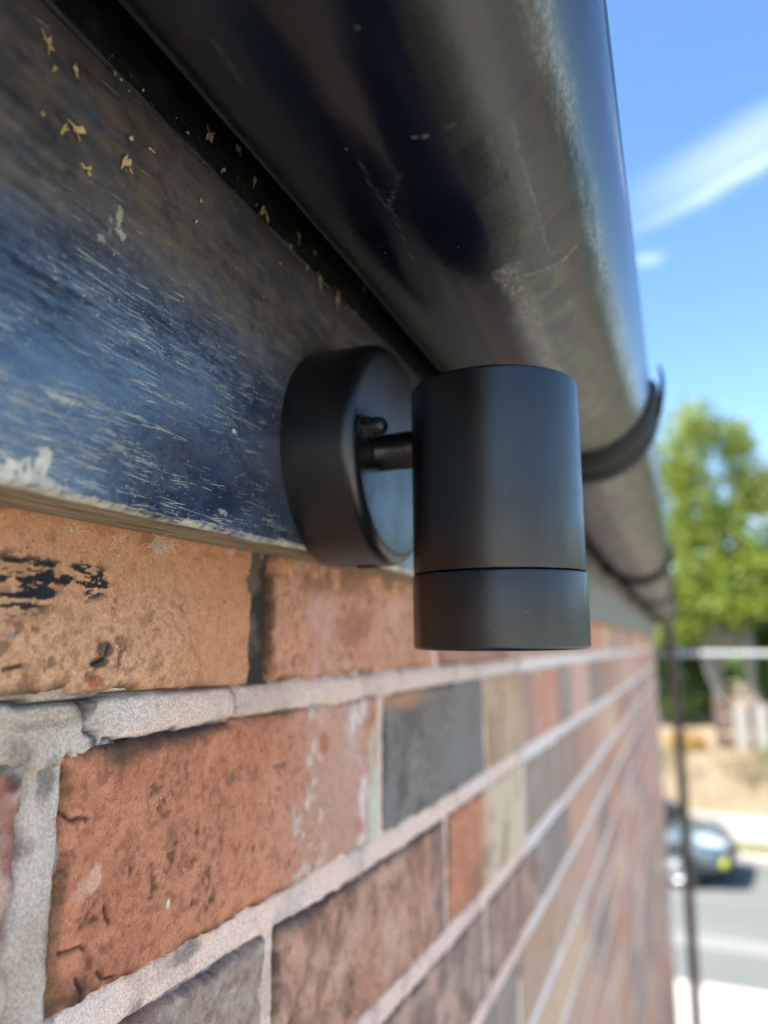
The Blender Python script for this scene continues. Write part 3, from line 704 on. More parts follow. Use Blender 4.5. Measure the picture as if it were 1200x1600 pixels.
F = np.stack([idx[:-1, :-1], idx[1:, :-1], idx[1:, 1:], idx[:-1, 1:]], -1).reshape(-1, 4)
mesh_obj('board', V, F, boardM, fascia, True, col.reshape(-1, 3))
# underside / back of the board
ylist = ysf[::3]; V = []; F = []
for k, y in enumerate(ylist):
    z = float(fz(y)) + 0.0002; zw = (fbm(np.array([y * 60]), np.array([0.]), 4, 5)[0] - .5) * 0.0012
    V += [(FX - 0.0021, y, z + zw), (FX - 0.010, y, z - 0.0006 + zw * .6), (-0.1535, y, z - 0.0002)]
    if k: b = 3 * k; F += [(b - 3, b, b + 1, b - 2), (b - 2, b + 1, b + 2, b - 1)]
mesh_obj('board_underside', V, F, edgeM, fascia, True)
MB().box(-0.1545, FX - 0.004, -0.7, y_end + 0.025, 0.050, FT - 0.0005).build('board_core', darkM, fascia)
# black strip above the board with a thin crack between
tr = MB(); n_ = 160
ys2 = np.concatenate([np.arange(-0.7, 0.1, 0.1), np.arange(0.1, 0.9, 0.006), np.arange(0.9, y_end + 0.06, 0.2)])
prof = [(-0.1500, 0.1508), (-0.1308, 0.1508), (-0.1300, 0.1518), (-0.1292, 0.205), (-0.1305, 0.206), (-0.1500, 0.206)]
V = []; F = []
for k, y in enumerate(ys2):
    wz = (fbm(np.array([y * 25.]), np.array([1.]), 4, 15)[0] - .5) * 0.0022
    for j, (px, pz) in enumerate(prof): V.append((px + (wz * .4 if j in (1, 2) else 0), y, pz + (wz if j in (0, 1, 2) else 0)))
    if k:
        b = k * 6
        for j in range(5): F.append((b - 6 + j, b + j, b + j + 1, b - 5 + j))
mesh_obj('trim_strip', V, F, trimM, fascia, True).data.set_sharp_from_angle(angle=0.6)

# curled flakes of old paint stuck to the board and strip
def flake(u, v, x, ry, rz, ang, seed):
    y, z = on_wall(u, v, x); r2 = random.Random(seed); n = 11; V = []; 
    for k in range(n):
        a = 2 * PI * k / n; q = r2.choice((r2.uniform(0.2, 0.55), r2.uniform(0.7, 1.25)))
        a1, b1 = ry * q * math.cos(a), rz * q * math.sin(a)
        V.append((x + 0.0004 + abs(math.cos(a)) * r2.uniform(0, .0014), y + a1 * math.cos(ang) - b1 * math.sin(ang), z + a1 * math.sin(ang) + b1 * math.cos(ang)))
    V.append((x + 0.0007, y, z)); nf = len(V)
    V2 = V + [(p[0] - 0.00025, p[1], p[2]) for p in V]
    F = [(k, (k + 1) % n, n) for k in range(n)] + [(nf + (k + 1) % n, nf + k, nf + n) for k in range(n)] + [(k, nf + k, nf + (k + 1) % n, (k + 1) % n) for k in range(n)]
    mesh_obj('paint_flake', V2, F, flakeM, fascia, False)
FL = [(72, 70, FX, .0012, .0030, .6), (82, 108, FX, .0009, .0009, 0), (116, 112, FX, .0010, .0020, 0), (116, 205, FX, .0020, .0026, 1.0), (98, 203, FX, .0007, .0020, -.4), (134, 266, FX, .0014, .0022, .8),
      (194, 252, FX, .0011, .0028, -.3), (200, 262, FX, .0007, .0020, .5), (236, 236, FX, .0016, .0006, .3), (325, 211, -0.1296, .0032, .0026, .3), (372, 238, -0.1296, .0034, .0012, -.9), (395, 283, -0.1296, .0008, .0030, 0),
      (439, 290, -0.1296, .0010, .0014, .5), (408, 330, -0.1296, .0010, .0040, -.6), (414, 338, -0.1296, .0008, .0032, .5), (465, 372, -0.1296, .0007, .0026, .2), (526, 466, -0.1296, .0014, .0050, .1), (490, 395, -0.1296, .001, .0012, .1), (452, 385, FX, .0008, .0012, .3), (540, 480, FX, .0015, .0010, .3),
      (64, 178, FX, .0006, .0006, 0), (311, 315, FX, .0007, .001, .1), (498, 440, -0.1296, .0008, .0035, .4), (478, 420, -0.1296, .0008, .0020, -.4), (567, 455, -0.1296, .002, .0008, -.8)]
for k, q in enumerate(FL): flake(*q, seed=k)
r3 = random.Random(12)
cr = MB()
for k in range(150):      # crumbs of old paint caught along the crack between board and strip
    y = 0.13 + 0.42 * r3.random() ** 1.3; z = 0.1512 + r3.gauss(0, 0.0022) if r3.random() < .75 else r3.uniform(0.11, 0.16); x = FX + 0.0009 if z < 0.15 else -0.1292
    a = r3.uniform(0, PI); l_ = r3.uniform(.0003, .0011); w_ = l_ * r3.uniform(.25, .6); c1, s1 = math.cos(a), math.sin(a)
    p = [(x, y + l_ * c1, z + l_ * s1), (x + w_, y - w_ * s1, z + w_ * c1), (x, y - l_ * c1, z - l_ * s1), (x - .0002, y + w_ * s1, z - w_ * c1)]
    cr.add(p, [(0, 1, 2), (0, 2, 3), (0, 3, 1), (1, 3, 2)])
o = cr.build('crumb', flakeM, fascia); o['kind'] = 'stuff'

# cobweb tufts under the board
def tuft(parent, P, n, L, seed, rad=0.00006):
    r2 = random.Random(seed); mb = MB()
    for k in range(n):
        p = Vector(P) + Vector((r2.uniform(-.001, .001), r2.uniform(-.002, .002), r2.uniform(-.0006, .0006)))
        d = Vector((r2.uniform(-.2, 1), r2.uniform(-1, 1), r2.uniform(-1, .25))).normalized(); pts = [p]
        for j in range(5):
            d = (d + Vector((r2.gauss(0, .5), r2.gauss(0, .5), r2.gauss(0, .5)))).normalized(); pts.append(pts[-1] + d * L / 5 * r2.uniform(.5, 1.2))
        mb.tube(pts, rad, 4, False)
    return mb
cw = MB()
for (u, v, n, L, s_) in ((240, 848, 34, .007, 1), (232, 852, 20, .005, 2), (630, 920, 30, .006, 3), (105, 828, 12, .004, 4), (350, 862, 14, .004, 5), (455, 880, 16, .004, 6), (500, 890, 10, .004, 7), (400, 868, 8, .003, 8), (620, 905, 20, .004, 9), (180, 838, 8, .004, 10)):
    y, z = on_wall(u, v, -0.152); t_ = tuft(None, (-0.150, y, z), n, L, s_); cw.add(t_.v, t_.f)
o = cw.build('cobweb', webM, fascia); o['kind'] = 'stuff'

# ------------------------------------------------------------------ gutter
GC = (-0.064, 0.179); GR = 0.056
gutter = thing('gutter', 'black half-round plastic rain gutter, dusty and algae stained, above the wall light', 'gutter')
ysg = np.concatenate([np.arange(-0.7, 0.08, 0.05), np.arange(0.08, 0.40, 0.0011), np.arange(0.40, 0.62, 0.003), np.arange(0.62, 1.2, 0.01), np.arange(1.2, y_end + 0.13, 0.08)])
prof = []
# outer skin from back rim round the bottom to the front rim with a rolled bead, then the inner skin back
NA = 200
outer = [(-184 + 184 * k / (NA - 1)) for k in range(NA)]
pts = [(GC[0] + GR * math.cos(math.radians(a)), GC[1] + GR * math.sin(math.radians(a)), a) for a in outer]
bead = [(GC[0] + GR - 0.0025 + 0.0030 * math.cos(t), GC[1] + 0.0042 + 0.0042 * math.sin(t), 0.0) for t in np.linspace(-0.9, PI + 0.6, 12)]
inner = [(GC[0] + (GR - 0.0024) * math.cos(math.radians(a)), GC[1] + (GR - 0.0024) * math.sin(math.radians(a)), a) for a in np.linspace(-2, -184, 40)]
allp = pts + bead + inner
PX = np.array([p[0] for p in allp]); PZ = np.array([p[1] for p in allp]); PA = np.array([p[2] for p in allp])
Yg, A = np.meshgrid(ysg, PA, indexing='ij'); Xg = np.repeat(PX[None], len(ysg), 0).copy(); Zg = np.repeat(PZ[None], len(ysg), 0).copy()
wob = (fbm(Yg * 9, A * 0.02, 3, 81) - .5) * 0.0008 + (fbm(Yg * 60, A * 0.10, 3, 82) - .5) * 0.00016
isout = np.arange(len(allp))[None] < NA
wob = wob + 0.0011 * np.exp(-((A + 141) / 1.6) ** 2)
Xg += np.cos(np.radians(A)) * wob * isout; Zg += np.sin(np.radians(A)) * wob * isout
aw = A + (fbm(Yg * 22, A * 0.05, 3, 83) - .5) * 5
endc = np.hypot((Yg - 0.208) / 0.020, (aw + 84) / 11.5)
arm_refl = np.where(Yg < 0.208, sst(1.06, 0.94, np.abs(aw + 84 + 30 * (0.208 - Yg)) / (11.5 + 55 * (0.208 - Yg))), sst(1.08, 0.93, endc))  # dark reflection painted in as a swath clear of the dusty film
tongue = sst(1.1, 0.85, np.abs(aw + 87.5) / (np.clip((0.168 - Yg) / 0.065, 0, 2) * 7 + 0.01)) * (Yg < 0.168)
dust_refl = (0.05 + 0.40 * sst(-80, -60, aw) + 0.55 * sst(0.22, 0.5, Yg)) * (1 - 0.75 * sst(-36, -22, aw) * sst(1.2, .3, Yg)) * (0.72 + 0.28 * sst(0.3, 0.5, Yg))
dust_refl = dust_refl * (0.65 + 0.6 * fbm(Yg * 10, A * 0.07, 4, 84))
dust_refl *= (1 - 0.35 * sst(-104, -112, aw))
dust_refl = dust_refl * (1 - 0.93 * arm_refl) + tongue * 0.15
lime = sst(1.0, 0.2, np.abs(aw + 71.5 - 6 * (Yg - .26)) / 6.0) * sst(0.226, 0.232, Yg) * sst(0.42, 0.31, Yg) * 0.75
lime = np.maximum(lime, 0.8 * sst(1.0, 0.1, np.abs(aw + 38 - 22 * (Yg - 0.16)) / 7.5) * sst(0.15, 0.7, fbm(Yg * 40, A * 0.2, 4, 85)))  # pale line along the trough: bright horizon reflection painted in
dust_refl = np.maximum(dust_refl, np.exp(-((A + 140.5) / 1.8) ** 2) * 1.0)  # lit back edge painted as a pale line along the seam
lime = np.maximum(lime, 0.4 * sst(0.62, 0.7, fbm(Yg * 30, A * .25, 4, 88)) * sst(0.3, 0.5, Yg))
def gut_at(u, v):
    r_ = dirpx(u, v); a = r_[0] ** 2 + r_[2] ** 2; b = -2 * (r_[0] * GC[0] + r_[2] * GC[1]); c_ = GC[0] ** 2 + GC[1] ** 2 - GR ** 2
    P_ = r_ * ((-b - max(b * b - 4 * a * c_, 0) ** .5) / 2 / a); return float(P_[1]), math.atan2(P_[2] - GC[1], P_[0] - GC[0]) * GR
scr = np.zeros(Yg.shape); sm_ = (fbm(Yg * 200, A * 0.2, 3, 91) - .5) * 0.0012
for pl, wd_, k_ in (([(812, 432), (845, 424), (872, 412), (885, 402)], .0009, .9), ([(872, 412), (900, 386)], .0007, .9), ([(800, 190), (850, 370), (862, 400)], .0010, .35), ([(565, 430), (595, 450), (640, 440)], .0007, .4),
                    ([(648, 215), (668, 212)], .0006, .9), ([(700, 200), (712, 188)], .0005, .6), ([(330, 60), (360, 100), (385, 140)], .0010, .45), ([(885, 480), (890, 474), (896, 478)], .0005, .5), ([(600, 300), (650, 420)], .0005, .3), ([(560, 250), (605, 330), (625, 270)], .0006, .35)):
    scr = np.maximum(scr, k_ * sst(wd_, wd_ * .3, seg_dist(Yg + sm_, np.radians(A) * GR + sm_, [gut_at(*q) for q in pl])))
lime = np.maximum(lime, scr * 0.7)
drip = sst(0.60, 0.72, fbm(Yg * 75, A * 0.015, 3, 93)) * sst(-95, -60, A); dust_refl = np.clip(dust_refl * (1 - 0.45 * drip), 0, 1)
alg = sst(1, .2, np.abs(aw + 60) / 13) * sst(0.18, 0.27, Yg) * 0.9 
col = np.stack([np.clip(dust_refl, 0, 1), np.clip(alg, 0, 1), np.clip(lime, 0, 1)], -1)  # blue: lime marks and the painted horizon reflection
V = np.stack([Xg, Yg, Zg], -1).reshape(-1, 3); idx = np.arange(Yg.size).reshape(Yg.shape)
F = np.stack([idx[:-1, :-1], idx[1:, :-1], idx[1:, 1:], idx[:-1, 1:]], -1).reshape(-1, 4)
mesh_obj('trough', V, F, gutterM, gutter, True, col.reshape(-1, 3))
MB().prism([(GC[0] + (GR - .001) * math.cos(math.radians(a)), GC[1] + (GR - .001) * math.sin(math.radians(a))) for a in range(-180, 1, 10)], 1, y_end + 0.10, y_end + 0.115).build('stop_end', brkM, gutter)
# brackets: ribbed bands round the trough, with a front clip whose strap stands up
def band(y0, y1, ribs, tail, skew=0.0):
    V = []; F = []; ang = np.linspace(-183, 6, 64)
    nb = 24 if ribs else 6
    ws = np.linspace(0, 1, nb)
    for a in ang:
        for w_ in ws:
            if ribs: e = 0.0032 + 0.0026 * (math.exp(-((w_ - 0.22) / 0.10) ** 2) + math.exp(-((w_ - 0.74) / 0.12) ** 2)) - 0.0012 * math.exp(-((w_ - 0.5) / 0.03) ** 2)
            else: e = 0.0095
            if w_ in (0.0, 1.0): e = -0.0004
            R_ = GR + e; ar = math.radians(a)
            V.append((GC[0] + R_ * math.cos(ar), y0 + w_ * (y1 - y0) + skew * (a + 90) / 90, GC[1] + R_ * math.sin(ar)))
    for i in range(len(ang) - 1):
        for j in range(nb - 1):
            q = i * nb + j; F.append((q, q + nb, q + nb + 1, q + 1))
    b = mesh_obj('bracket', V, F, brkM, gutter, True)
    p = MB().box(-0.1262, -0.1195, y0 - 0.004 + (y1 - y0) * .2, y1 - (y1 - y0) * .2, 0.135, 0.205, 0.0012); p.build('back_plate', brkM, b)
    yc = (y0 + y1) / 2 + skew * 1.0
    c_ = MB().box(GC[0] + GR - 0.007, GC[0] + GR + 0.0042, yc - 0.011, yc + 0.011, GC[1] + 0.004, GC[1] + 0.012, 0.0015); c_.build('clip', brkM, b)
    if tail:
        x0 = GC[0] + GR + 0.003
        P = [(x0, yc + 0.012, GC[1] - 0.010), (x0 + 0.003, yc + 0.004, GC[1] - 0.002), (x0 + 0.0052, yc - 0.010, GC[1] + 0.005), (x0 + 0.0058, yc - 0.022, GC[1] + 0.012), (x0 + 0.0045, yc - 0.030, GC[1] + 0.019)]
        MB().tube(P, [0.0022, 0.0022, 0.0020, 0.0016, 0.0008], 8).build('strap_tail', brkM, b, True)
band(0.480, 0.566, True, True, 0.045)
for yb_ in (1.46, 2.35, 3.35, 4.5): band(yb_, yb_ + 0.07, False, False)

# ------------------------------------------------------------------ wall light
LX, LY = -0.0578, 0.2547
BY, BZ = 0.2715, 0.0758
light = thing('wall_light', 'matt black cylindrical downlight on a round wall base fixed to the fascia board', 'wall light', (-0.130, BY, BZ))
lo = Vector(light.location)
def L_(p): return tuple(Vector(p) - lo)
RB, TB = 0.0449, 0.0285
fr = 0.0052
pf = [(RB - 0.0004, -0.0015), (RB, 0.0)] + [(RB, h_) for h_ in (0.006, 0.014, TB - fr)] + [(RB - fr + fr * math.cos(t), TB - fr + fr * math.sin(t)) for t in np.linspace(0.1, PI / 2, 14)] + [(RB - fr - 0.004 * k, TB + 0.0002 * (k > 0)) for k in range(1, 10)] + [(0.0, TB + 0.0002)]
# tiny waviness is left out: it is a spun metal cup
MB().lathe(pf, L_((-0.1300, BY, BZ)), (1, 0, 0), 160).build('base', coatM, light, angle=40)
# foam gasket line behind the base and small drain notch at the bottom
MB().lathe([(RB - 0.003, -0.0016), (RB - 0.0012, -0.0016), (RB - 0.0012, 0.0003)], L_((-0.1300, BY, BZ)), (1, 0, 0), 96).build('gasket', brkM, light, True)
MB().box(-0.118 - lo.x, -0.110 - lo.x, -0.0035, 0.0035, -RB - 0.0005, -RB + 0.001, 0.0003).build('drain_notch', darkM, light)
# swivel arm
A0 = Vector((-0.1030, 0.2535, 0.0722)); A1 = Vector((LX - 0.0245, LY + 0.001, 0.0730))
ad = (A1 - A0)
armp = [(0.0074, -0.001), (0.0074, 0.0012), (0.0071, 0.0020), (0.0070, ad.length * 0.40), (0.0072, ad.length * 0.50), (0.0072, ad.length * 0.58), (0.0068, ad.length * 0.585), (0.0068, ad.length * .60), (0.0072, ad.length * 0.605), (0.0072, ad.length)]
MB().lathe(armp, L_(A0), ad, 64).build('arm', coatM, light, angle=35)
# acorn nut on its washer
def hexnut(o, ax, wd, ht, dome, name):
    mb = MB(); axv = Vector(ax).normalized()
    mb.lathe([(wd * 0.98, -0.0002), (wd * 1.0, 0.0002), (wd * 1.0, 0.0009), (wd * 0.94, 0.0011), (0.0, 0.0011)], L_(o), ax, 40)
    a = axv.orthogonal().normalized(); b = axv.cross(a); oo = Vector(L_(o))
    V = []; F = []; rh = wd * 0.86
    for hgt, k_ in ((0.0011, 1.0), (ht - 0.0006, 1.0), (ht, 0.90)):
        for k in range(6):
            t = PI / 3 * k + 0.35; V.append(oo + axv * hgt + (a * math.cos(t) + b * math.sin(t)) * rh * k_)
    for r_ in range(2):
        for k in range(6): F.append((r_ * 6 + k, r_ * 6 + (k + 1) % 6, r_ * 6 + 6 + (k + 1) % 6, r_ * 6 + 6 + k))
    F.append(tuple(range(12, 18)))
    mb.add(V, F)
    rd = wd * 0.70
    mb.lathe([(rd, ht - .0002), (rd, ht + dome * 0.45)] + [(rd * math.cos(t), ht + dome * 0.45 + rd * math.sin(t)) for t in np.linspace(0.15, PI / 2, 9)], L_(o), ax, 40)
    return mb.build(name, nutM, light, angle=32)
hexnut((-0.1012, 0.2345, 0.0768), (1, 0, 0), 0.0050, 0.0042, 0.0046, 'acorn_nut')
# lamp body
RL = 0.030; ZT, ZB_, ZG = 0.0915, -0.0012, 0.0245
def rim(r, z, rad, sgn): return [(r - rad + rad * math.cos(t), z - sgn * rad + sgn * rad * math.sin(t)) for t in np.linspace(0, PI / 2, 8)]
tilt = Vector((0.0, -0.0022, 0.0927)).normalized()
o0 = (LX, LY + 0.0022, 0.0)
top = [(RL - 0.0022, ZG + 0.0001), (RL - 0.0005, ZG + 0.0001), (RL - 0.0001, ZG + 0.0003), (RL, ZG + 0.0008), (RL, 0.045), (RL, 0.07)] + rim(RL, ZT, 0.0013, 1) + [(0.02, ZT), (0.0, ZT)]
MB().lathe(top, L_(o0), tilt, 200).build('lamp_body', coatM, light, angle=35)
bot = [(RL - 0.0022, ZG - 0.0002), (RL - 0.0004, ZG - 0.0002), (RL + 0.0002, ZG - 0.0005), (RL + 0.00035, ZG - 0.0012), (RL + 0.0003, 0.01)] + rim(RL + 0.0003, ZB_, 0.0013, -1) + [(RL - 0.004, ZB_), (RL - 0.0042, ZB_ + 0.003), (RL - 0.006, ZB_ + 0.003)]
MB().lathe(bot, L_(o0), tilt, 200).build('lamp_cap', coatM, light, angle=35)
MB().lathe([(RL - 0.0026, ZG - 0.002), (RL - 0.0018, ZG), (RL - 0.0026, ZG + 0.002)], L_(o0), tilt, 120).build('seal_ring', brkM, light, True)
MB().lathe([(RL - 0.0045, 0.0022), (0.0, 0.0022)], L_(o0), tilt, 64).build('lens', glassM, light)

# ------------------------------------------------------------------ downpipe and pale pipe at the far corner
dp = thing('downpipe', 'dark brown round downpipe standing clear of the far wall corner', 'downpipe', (-0.012, y_end + 0.08, GZ))
M = Mat('brown_plastic'); g = M.noise(M.pos(), 9, 3); pipeM = M.out(M.mix(g, (0.050, 0.024, 0.016), (0.080, 0.042, 0.03)), 0.38)
px = -0.042
DPR = 0.031
MB().tube([(GC[0] - dp.location.x, 0, 0.125 - GZ), (GC[0] - dp.location.x, 0, 0.02 - GZ), (px - dp.location.x, 0, -0.10 - GZ), (px - dp.location.x, 0, -1.0 - GZ), (px - 0.014 - dp.location.x, 0, -2.4 - GZ), (px - 0.022 - dp.location.x, 0, 0)], DPR, 20).build('pipe', pipeM, dp, angle=50)
for zz in (-0.35, -1.35, -2.9):
    cb = MB().lathe([(0.0355, -0.014), (0.040, -0.012), (0.040, 0.012), (0.0355, 0.014)], (px - 0.006 - dp.location.x, 0, zz - GZ), (0, 0, 1), 20).build('pipe_clip', pipeM, dp, angle=40)
M = Mat('white_plastic'); wpM = M.out((0.50, 0.52, 0.50), 0.5)
wp = thing('pipe', 'thin pale horizontal pipe running out from the top of the far wall corner', 'pipe', (-0.155, y_end + 0.17, -0.055))
MB().tube([(0, 0, 0), (1.2, 0.02, 0.0), (3.2, 0.05, -0.01)], 0.015, 14).build('tube', wpM, wp, angle=50)
MB().lathe([(0.024, -0.03), (0.040, -0.028), (0.040, 0.03), (0.034, 0.05), (0.024, 0.052)], (0.10, 0, 0), (1, 0.01, 0), 18).build('joint_collar', wpM, wp, angle=40)
MB().tube([(3.2, 0.05, -0.01), (3.2, 0.05, GZ + 0.055)], 0.03, 12).build('post', wpM, wp, angle=50)

# ------------------------------------------------------------------ ground, road, pavements
def sheet(name, x0, x1, y0, y1, z, mat, label=None):
    o = mesh_obj(name, [(x0, y0, z), (x1, y0, z), (x1, y1, z), (x0, y1, z)], [(0, 1, 2, 3)], mat); tag(o, label, None, None, 'structure'); return o
M = Mat('dry_grass_ground'); P = M.pos(); g = M.noise(P, 2.2, 6, 0.7); g2 = M.noise(P, 30, 4)
grassM = M.out(M.mix(M.ramp(g, 0.35, 0.65), M.mix(g2, (0.30, 0.24, 0.12), (0.42, 0.34, 0.18)), (0.10, 0.12, 0.04)), 0.95, M.bump(g2, 0.8, 0.03))
M = Mat('asphalt'); P = M.pos(); g = M.noise(P, 60, 4, 0.7); g2 = M.noise(P, 0.9, 5)
asphM = M.out(M.mix(M.ramp(g2, 0.3, 0.7, 0, 0.5), M.mix(g, (0.105, 0.115, 0.105), (0.15, 0.16, 0.15)), (0.17, 0.18, 0.165)), 0.9, M.bump(g, 0.6, 0.01))
M = Mat('concrete'); P = M.pos(); g = M.noise(P, 3, 6, 0.7); g2 = M.noise(P, 80, 3)
concM = M.out(M.mix(M.math('ADD', M.math('MULTIPLY', g, .6), M.math('MULTIPLY', g2, .4)), (0.44, 0.41, 0.35), (0.60, 0.56, 0.49)), 0.92, M.bump(g2, 0.5, 0.01))
M = Mat('paving'); g = M.noise(M.pos(), 4, 5); paveM = M.out(M.mix(g, (0.28, 0.26, 0.23), (0.40, 0.37, 0.33)), 0.92)
M = Mat('kerb'); g = M.noise(M.pos(), 25, 4); kerbM = M.out(M.mix(g, (0.40, 0.36, 0.34), (0.55, 0.50, 0.47)), 0.9)
M = Mat('road_paint'); g = M.noise(M.pos(), 20, 5); lineM = M.out(M.mix(M.ramp(g, .5, .7, 0, .6), (0.22, 0.22, 0.20), (0.17, 0.17, 0.17)), 0.8)
sheet('ground', -400, 400, -300, 900, GZ - 0.11, grassM)
def slab(name, x0, x1, y0, y1, zt, th, mat):
    o = MB().box(x0, x1, y0, y1, zt - th, zt).build(name, mat); o['kind'] = 'structure'; return o
slab('driveway', -60, 60, -60, 9.75, GZ, 0.10, concM)
M = Mat('garden_bed'); P = M.pos(); g = M.noise(P, 5, 6, 0.7); g2 = M.noise(P, 60, 3); bedM = M.out(M.mix(M.ramp(g, .35, .65), M.mix(g2, (0.05, 0.042, 0.03), (0.10, 0.085, 0.06)), (0.05, 0.085, 0.025)), 0.95, M.bump(g2, 0.8, 0.03))
slab('garden', WX + 0.01, 3.6, -14, 8.2, GZ + 0.03, 0.02, bedM)
slab('road', -120, 120, 9.90, 15.75, GZ - 0.095, 0.01, asphM)
for (ya, yb2, hz) in ((9.75, 9.90, 0.012), (15.75, 15.90, 0.012)):
    k = MB()
    for q in range(-30, 31): k.box(q * 0.92 + .01, q * 0.92 + 0.91, ya + 0.002, yb2 - 0.002, GZ - 0.12, GZ + hz, 0.012)
    o = k.build('kerb', kerbM); o['kind'] = 'structure'
o = sheet('road_marking', -120, 120, 11.25, 11.75, GZ - 0.090, lineM); o = sheet('road_marking', -120, 120, 13.35, 13.45, GZ - 0.090, lineM)
slab('verge', -120, 120, 15.90, 16.9, GZ - 0.01, 0.1, grassM)
slab('pavement', -120, 120, 16.92, 19.4, GZ, 0.1, paveM)
# bank of dry grass rising behind the pavement
M = Mat('dry_bank'); P = M.pos(); g = M.noise(P, 5, 6, 0.7); g2 = M.noise(M.pos((14, 14, 3)), 1, 4)
bankM = M.out(M.mix(g2, M.mix(g, (0.22, 0.165, 0.10), (0.34, 0.27, 0.18)), (0.28, 0.22, 0.14)), 0.95, M.bump(g2, 0.8, 0.05))
xs = np.linspace(-40, 40, 321); prf = [(19.42, 0.0), (19.55, .35), (19.75, .75), (20.05, 1.02), (20.6, 1.16), (22, 1.20), (30, 1.25), (60, 1.2)]
Xb, K = np.meshgrid(xs, np.arange(len(prf)), indexing='ij')
Yb = np.array([p[0] for p in prf])[K] + (fbm(Xb * 1.5, K * 1.3, 3, 301) - .5) * 0.25; Zb = GZ - 0.02 + np.array([p[1] for p in prf])[K] * (0.85 + 0.3 * fbm(Xb * .9, K * .4, 3, 302))
V = np.stack([Xb, Yb, Zb], -1).reshape(-1, 3); idx = np.arange(Xb.size).reshape(Xb.shape)
o = mesh_obj('bank', V, np.stack([idx[:-1, :-1], idx[1:, :-1], idx[1:, 1:], idx[:-1, 1:]], -1).reshape(-1, 4), bankM, None, True); o['kind'] = 'structure'
# tufts of dry grass on it
N = 26000; bx = rng.uniform(-12, 14, N); k = rng.uniform(0, 1, N); by = 19.5 + 1.6 * k ** 1.3; bz = GZ + np.interp(by, [19.42, 19.75, 20.05, 21.2], [0, .75, 1.02, 1.15]) - 0.06
hh_ = rng.uniform(0.10, 0.34, N); an = rng.uniform(0, PI, N); w_ = rng.uniform(0.006, 0.018, N); lx = rng.normal(0, .10, N); ly = rng.normal(0, .10, N)
V = np.stack([np.stack([bx - np.cos(an) * w_, by - np.sin(an) * w_, bz], -1), np.stack([bx + np.cos(an) * w_, by + np.sin(an) * w_, bz], -1), np.stack([bx + lx, by + ly, bz + hh_], -1)], 1).reshape(-1, 3)
M = Mat('straw'); r_ = M.n('ShaderNodeTexNoise', {'Vector': M.pos(), 'Scale': 1.2, 'Detail': 5.0}).outputs[0]
strawM = M.out(M.mix(M.ramp(r_, .42, .62), (0.30, 0.23, 0.135), (0.20, 0.185, 0.08)), 0.8)
o = mesh_obj('dry_grass', V, np.arange(3 * N).reshape(-1, 3), strawM); tag(o, 'tall straw coloured dry grass covering the bank beyond the pavement', 'grass', None, 'stuff')

# ------------------------------------------------------------------ fence, trees
M = Mat('weathered_board'); g = M.noise(M.pos((9, 9, 2)), 1, 5); fenceM = M.out(M.mix(g, (0.28, 0.25, 0.22), (0.42, 0.39, 0.35)), 0.85)
M = Mat('fence_rail_wood'); g = M.noise(M.pos(), 6, 4); railM = M.out(M.mix(g, (0.12, 0.075, 0.055), (0.18, 0.12, 0.09)), 0.9)
fen = thing('picket_fence', 'pale wide board fence with brown gaps on top of the dry bank below the trees', 'fence', (0.3, 21.2, GZ + 1.1))
for q in range(26):
    x = 0.55 + q * 0.47; hgt = 1.25 if q else 1.4
    if q == 0: x = 0.50
    wd = 0.30 if q else 0.16
    m_ = MB().prism([(x - wd / 2, 0), (x + wd / 2, 0), (x + wd / 2, hgt - 0.09), (x + wd * .2, hgt), (x - wd * .2, hgt), (x - wd / 2, hgt - 0.09)], 1, -0.02, 0.02)
    m_.build('picket', fenceM if q else railM, fen)
for zz in (0.15, 0.55, 0.95): MB().box(0.4, 12.4, 0.024, 0.07, zz, zz + 0.3).build('rail', railM, fen)

def leaf_mat(name, a, b):
    M = Mat(name); g = M.noise(M.pos(), 0.9, 5, 0.6); g2 = M.noise(M.pos(), 14, 2)
    c = M.mix(M.ramp(g, .35, .65), a, b); c = M.mix(M.ramp(g2, .3, .7, 0, .5), c, M.mix(1.0, c, (1.5, 1.4, 1.1), 'MULTIPLY'))
    return M.out(c, 0.5, None, Transmission_Weight=0.0, Subsurface_Weight=0.0)
def translucent(mat):
    t = mat.node_tree; b = t.nodes['Principled BSDF']; o = [n for n in t.nodes if n.type == 'OUTPUT_MATERIAL'][0]
    tr = t.nodes.new('ShaderNodeBsdfTranslucent'); mx = t.nodes.new('ShaderNodeMixShader'); mx.inputs[0].default_value = 0.45
    src = b.inputs['Base Color'].links[0].from_socket; t.links.new(src, tr.inputs[0]); t.links.new(b.outputs[0], mx.inputs[1]); t.links.new(tr.outputs[0], mx.inputs[2]); t.links.new(mx.outputs[0], o.inputs[0]); return mat
leafG = translucent(leaf_mat('leaf_green', (0.075, 0.14, 0.03), (0.15, 0.24, 0.05)))
leafY = translucent(leaf_mat('leaf_lime', (0.16, 0.23, 0.03), (0.27, 0.33, 0.05)))
leafD = translucent(leaf_mat('leaf_dark', (0.06, 0.12, 0.03), (0.11, 0.19, 0.05)))
M = Mat('pale_bark'); g = M.noise(M.pos((3, 3, 1)), 4, 5); barkM = M.out(M.mix(g, (0.19, 0.17, 0.145), (0.34, 0.31, 0.27)), 0.9, M.bump(g, .6, .03))
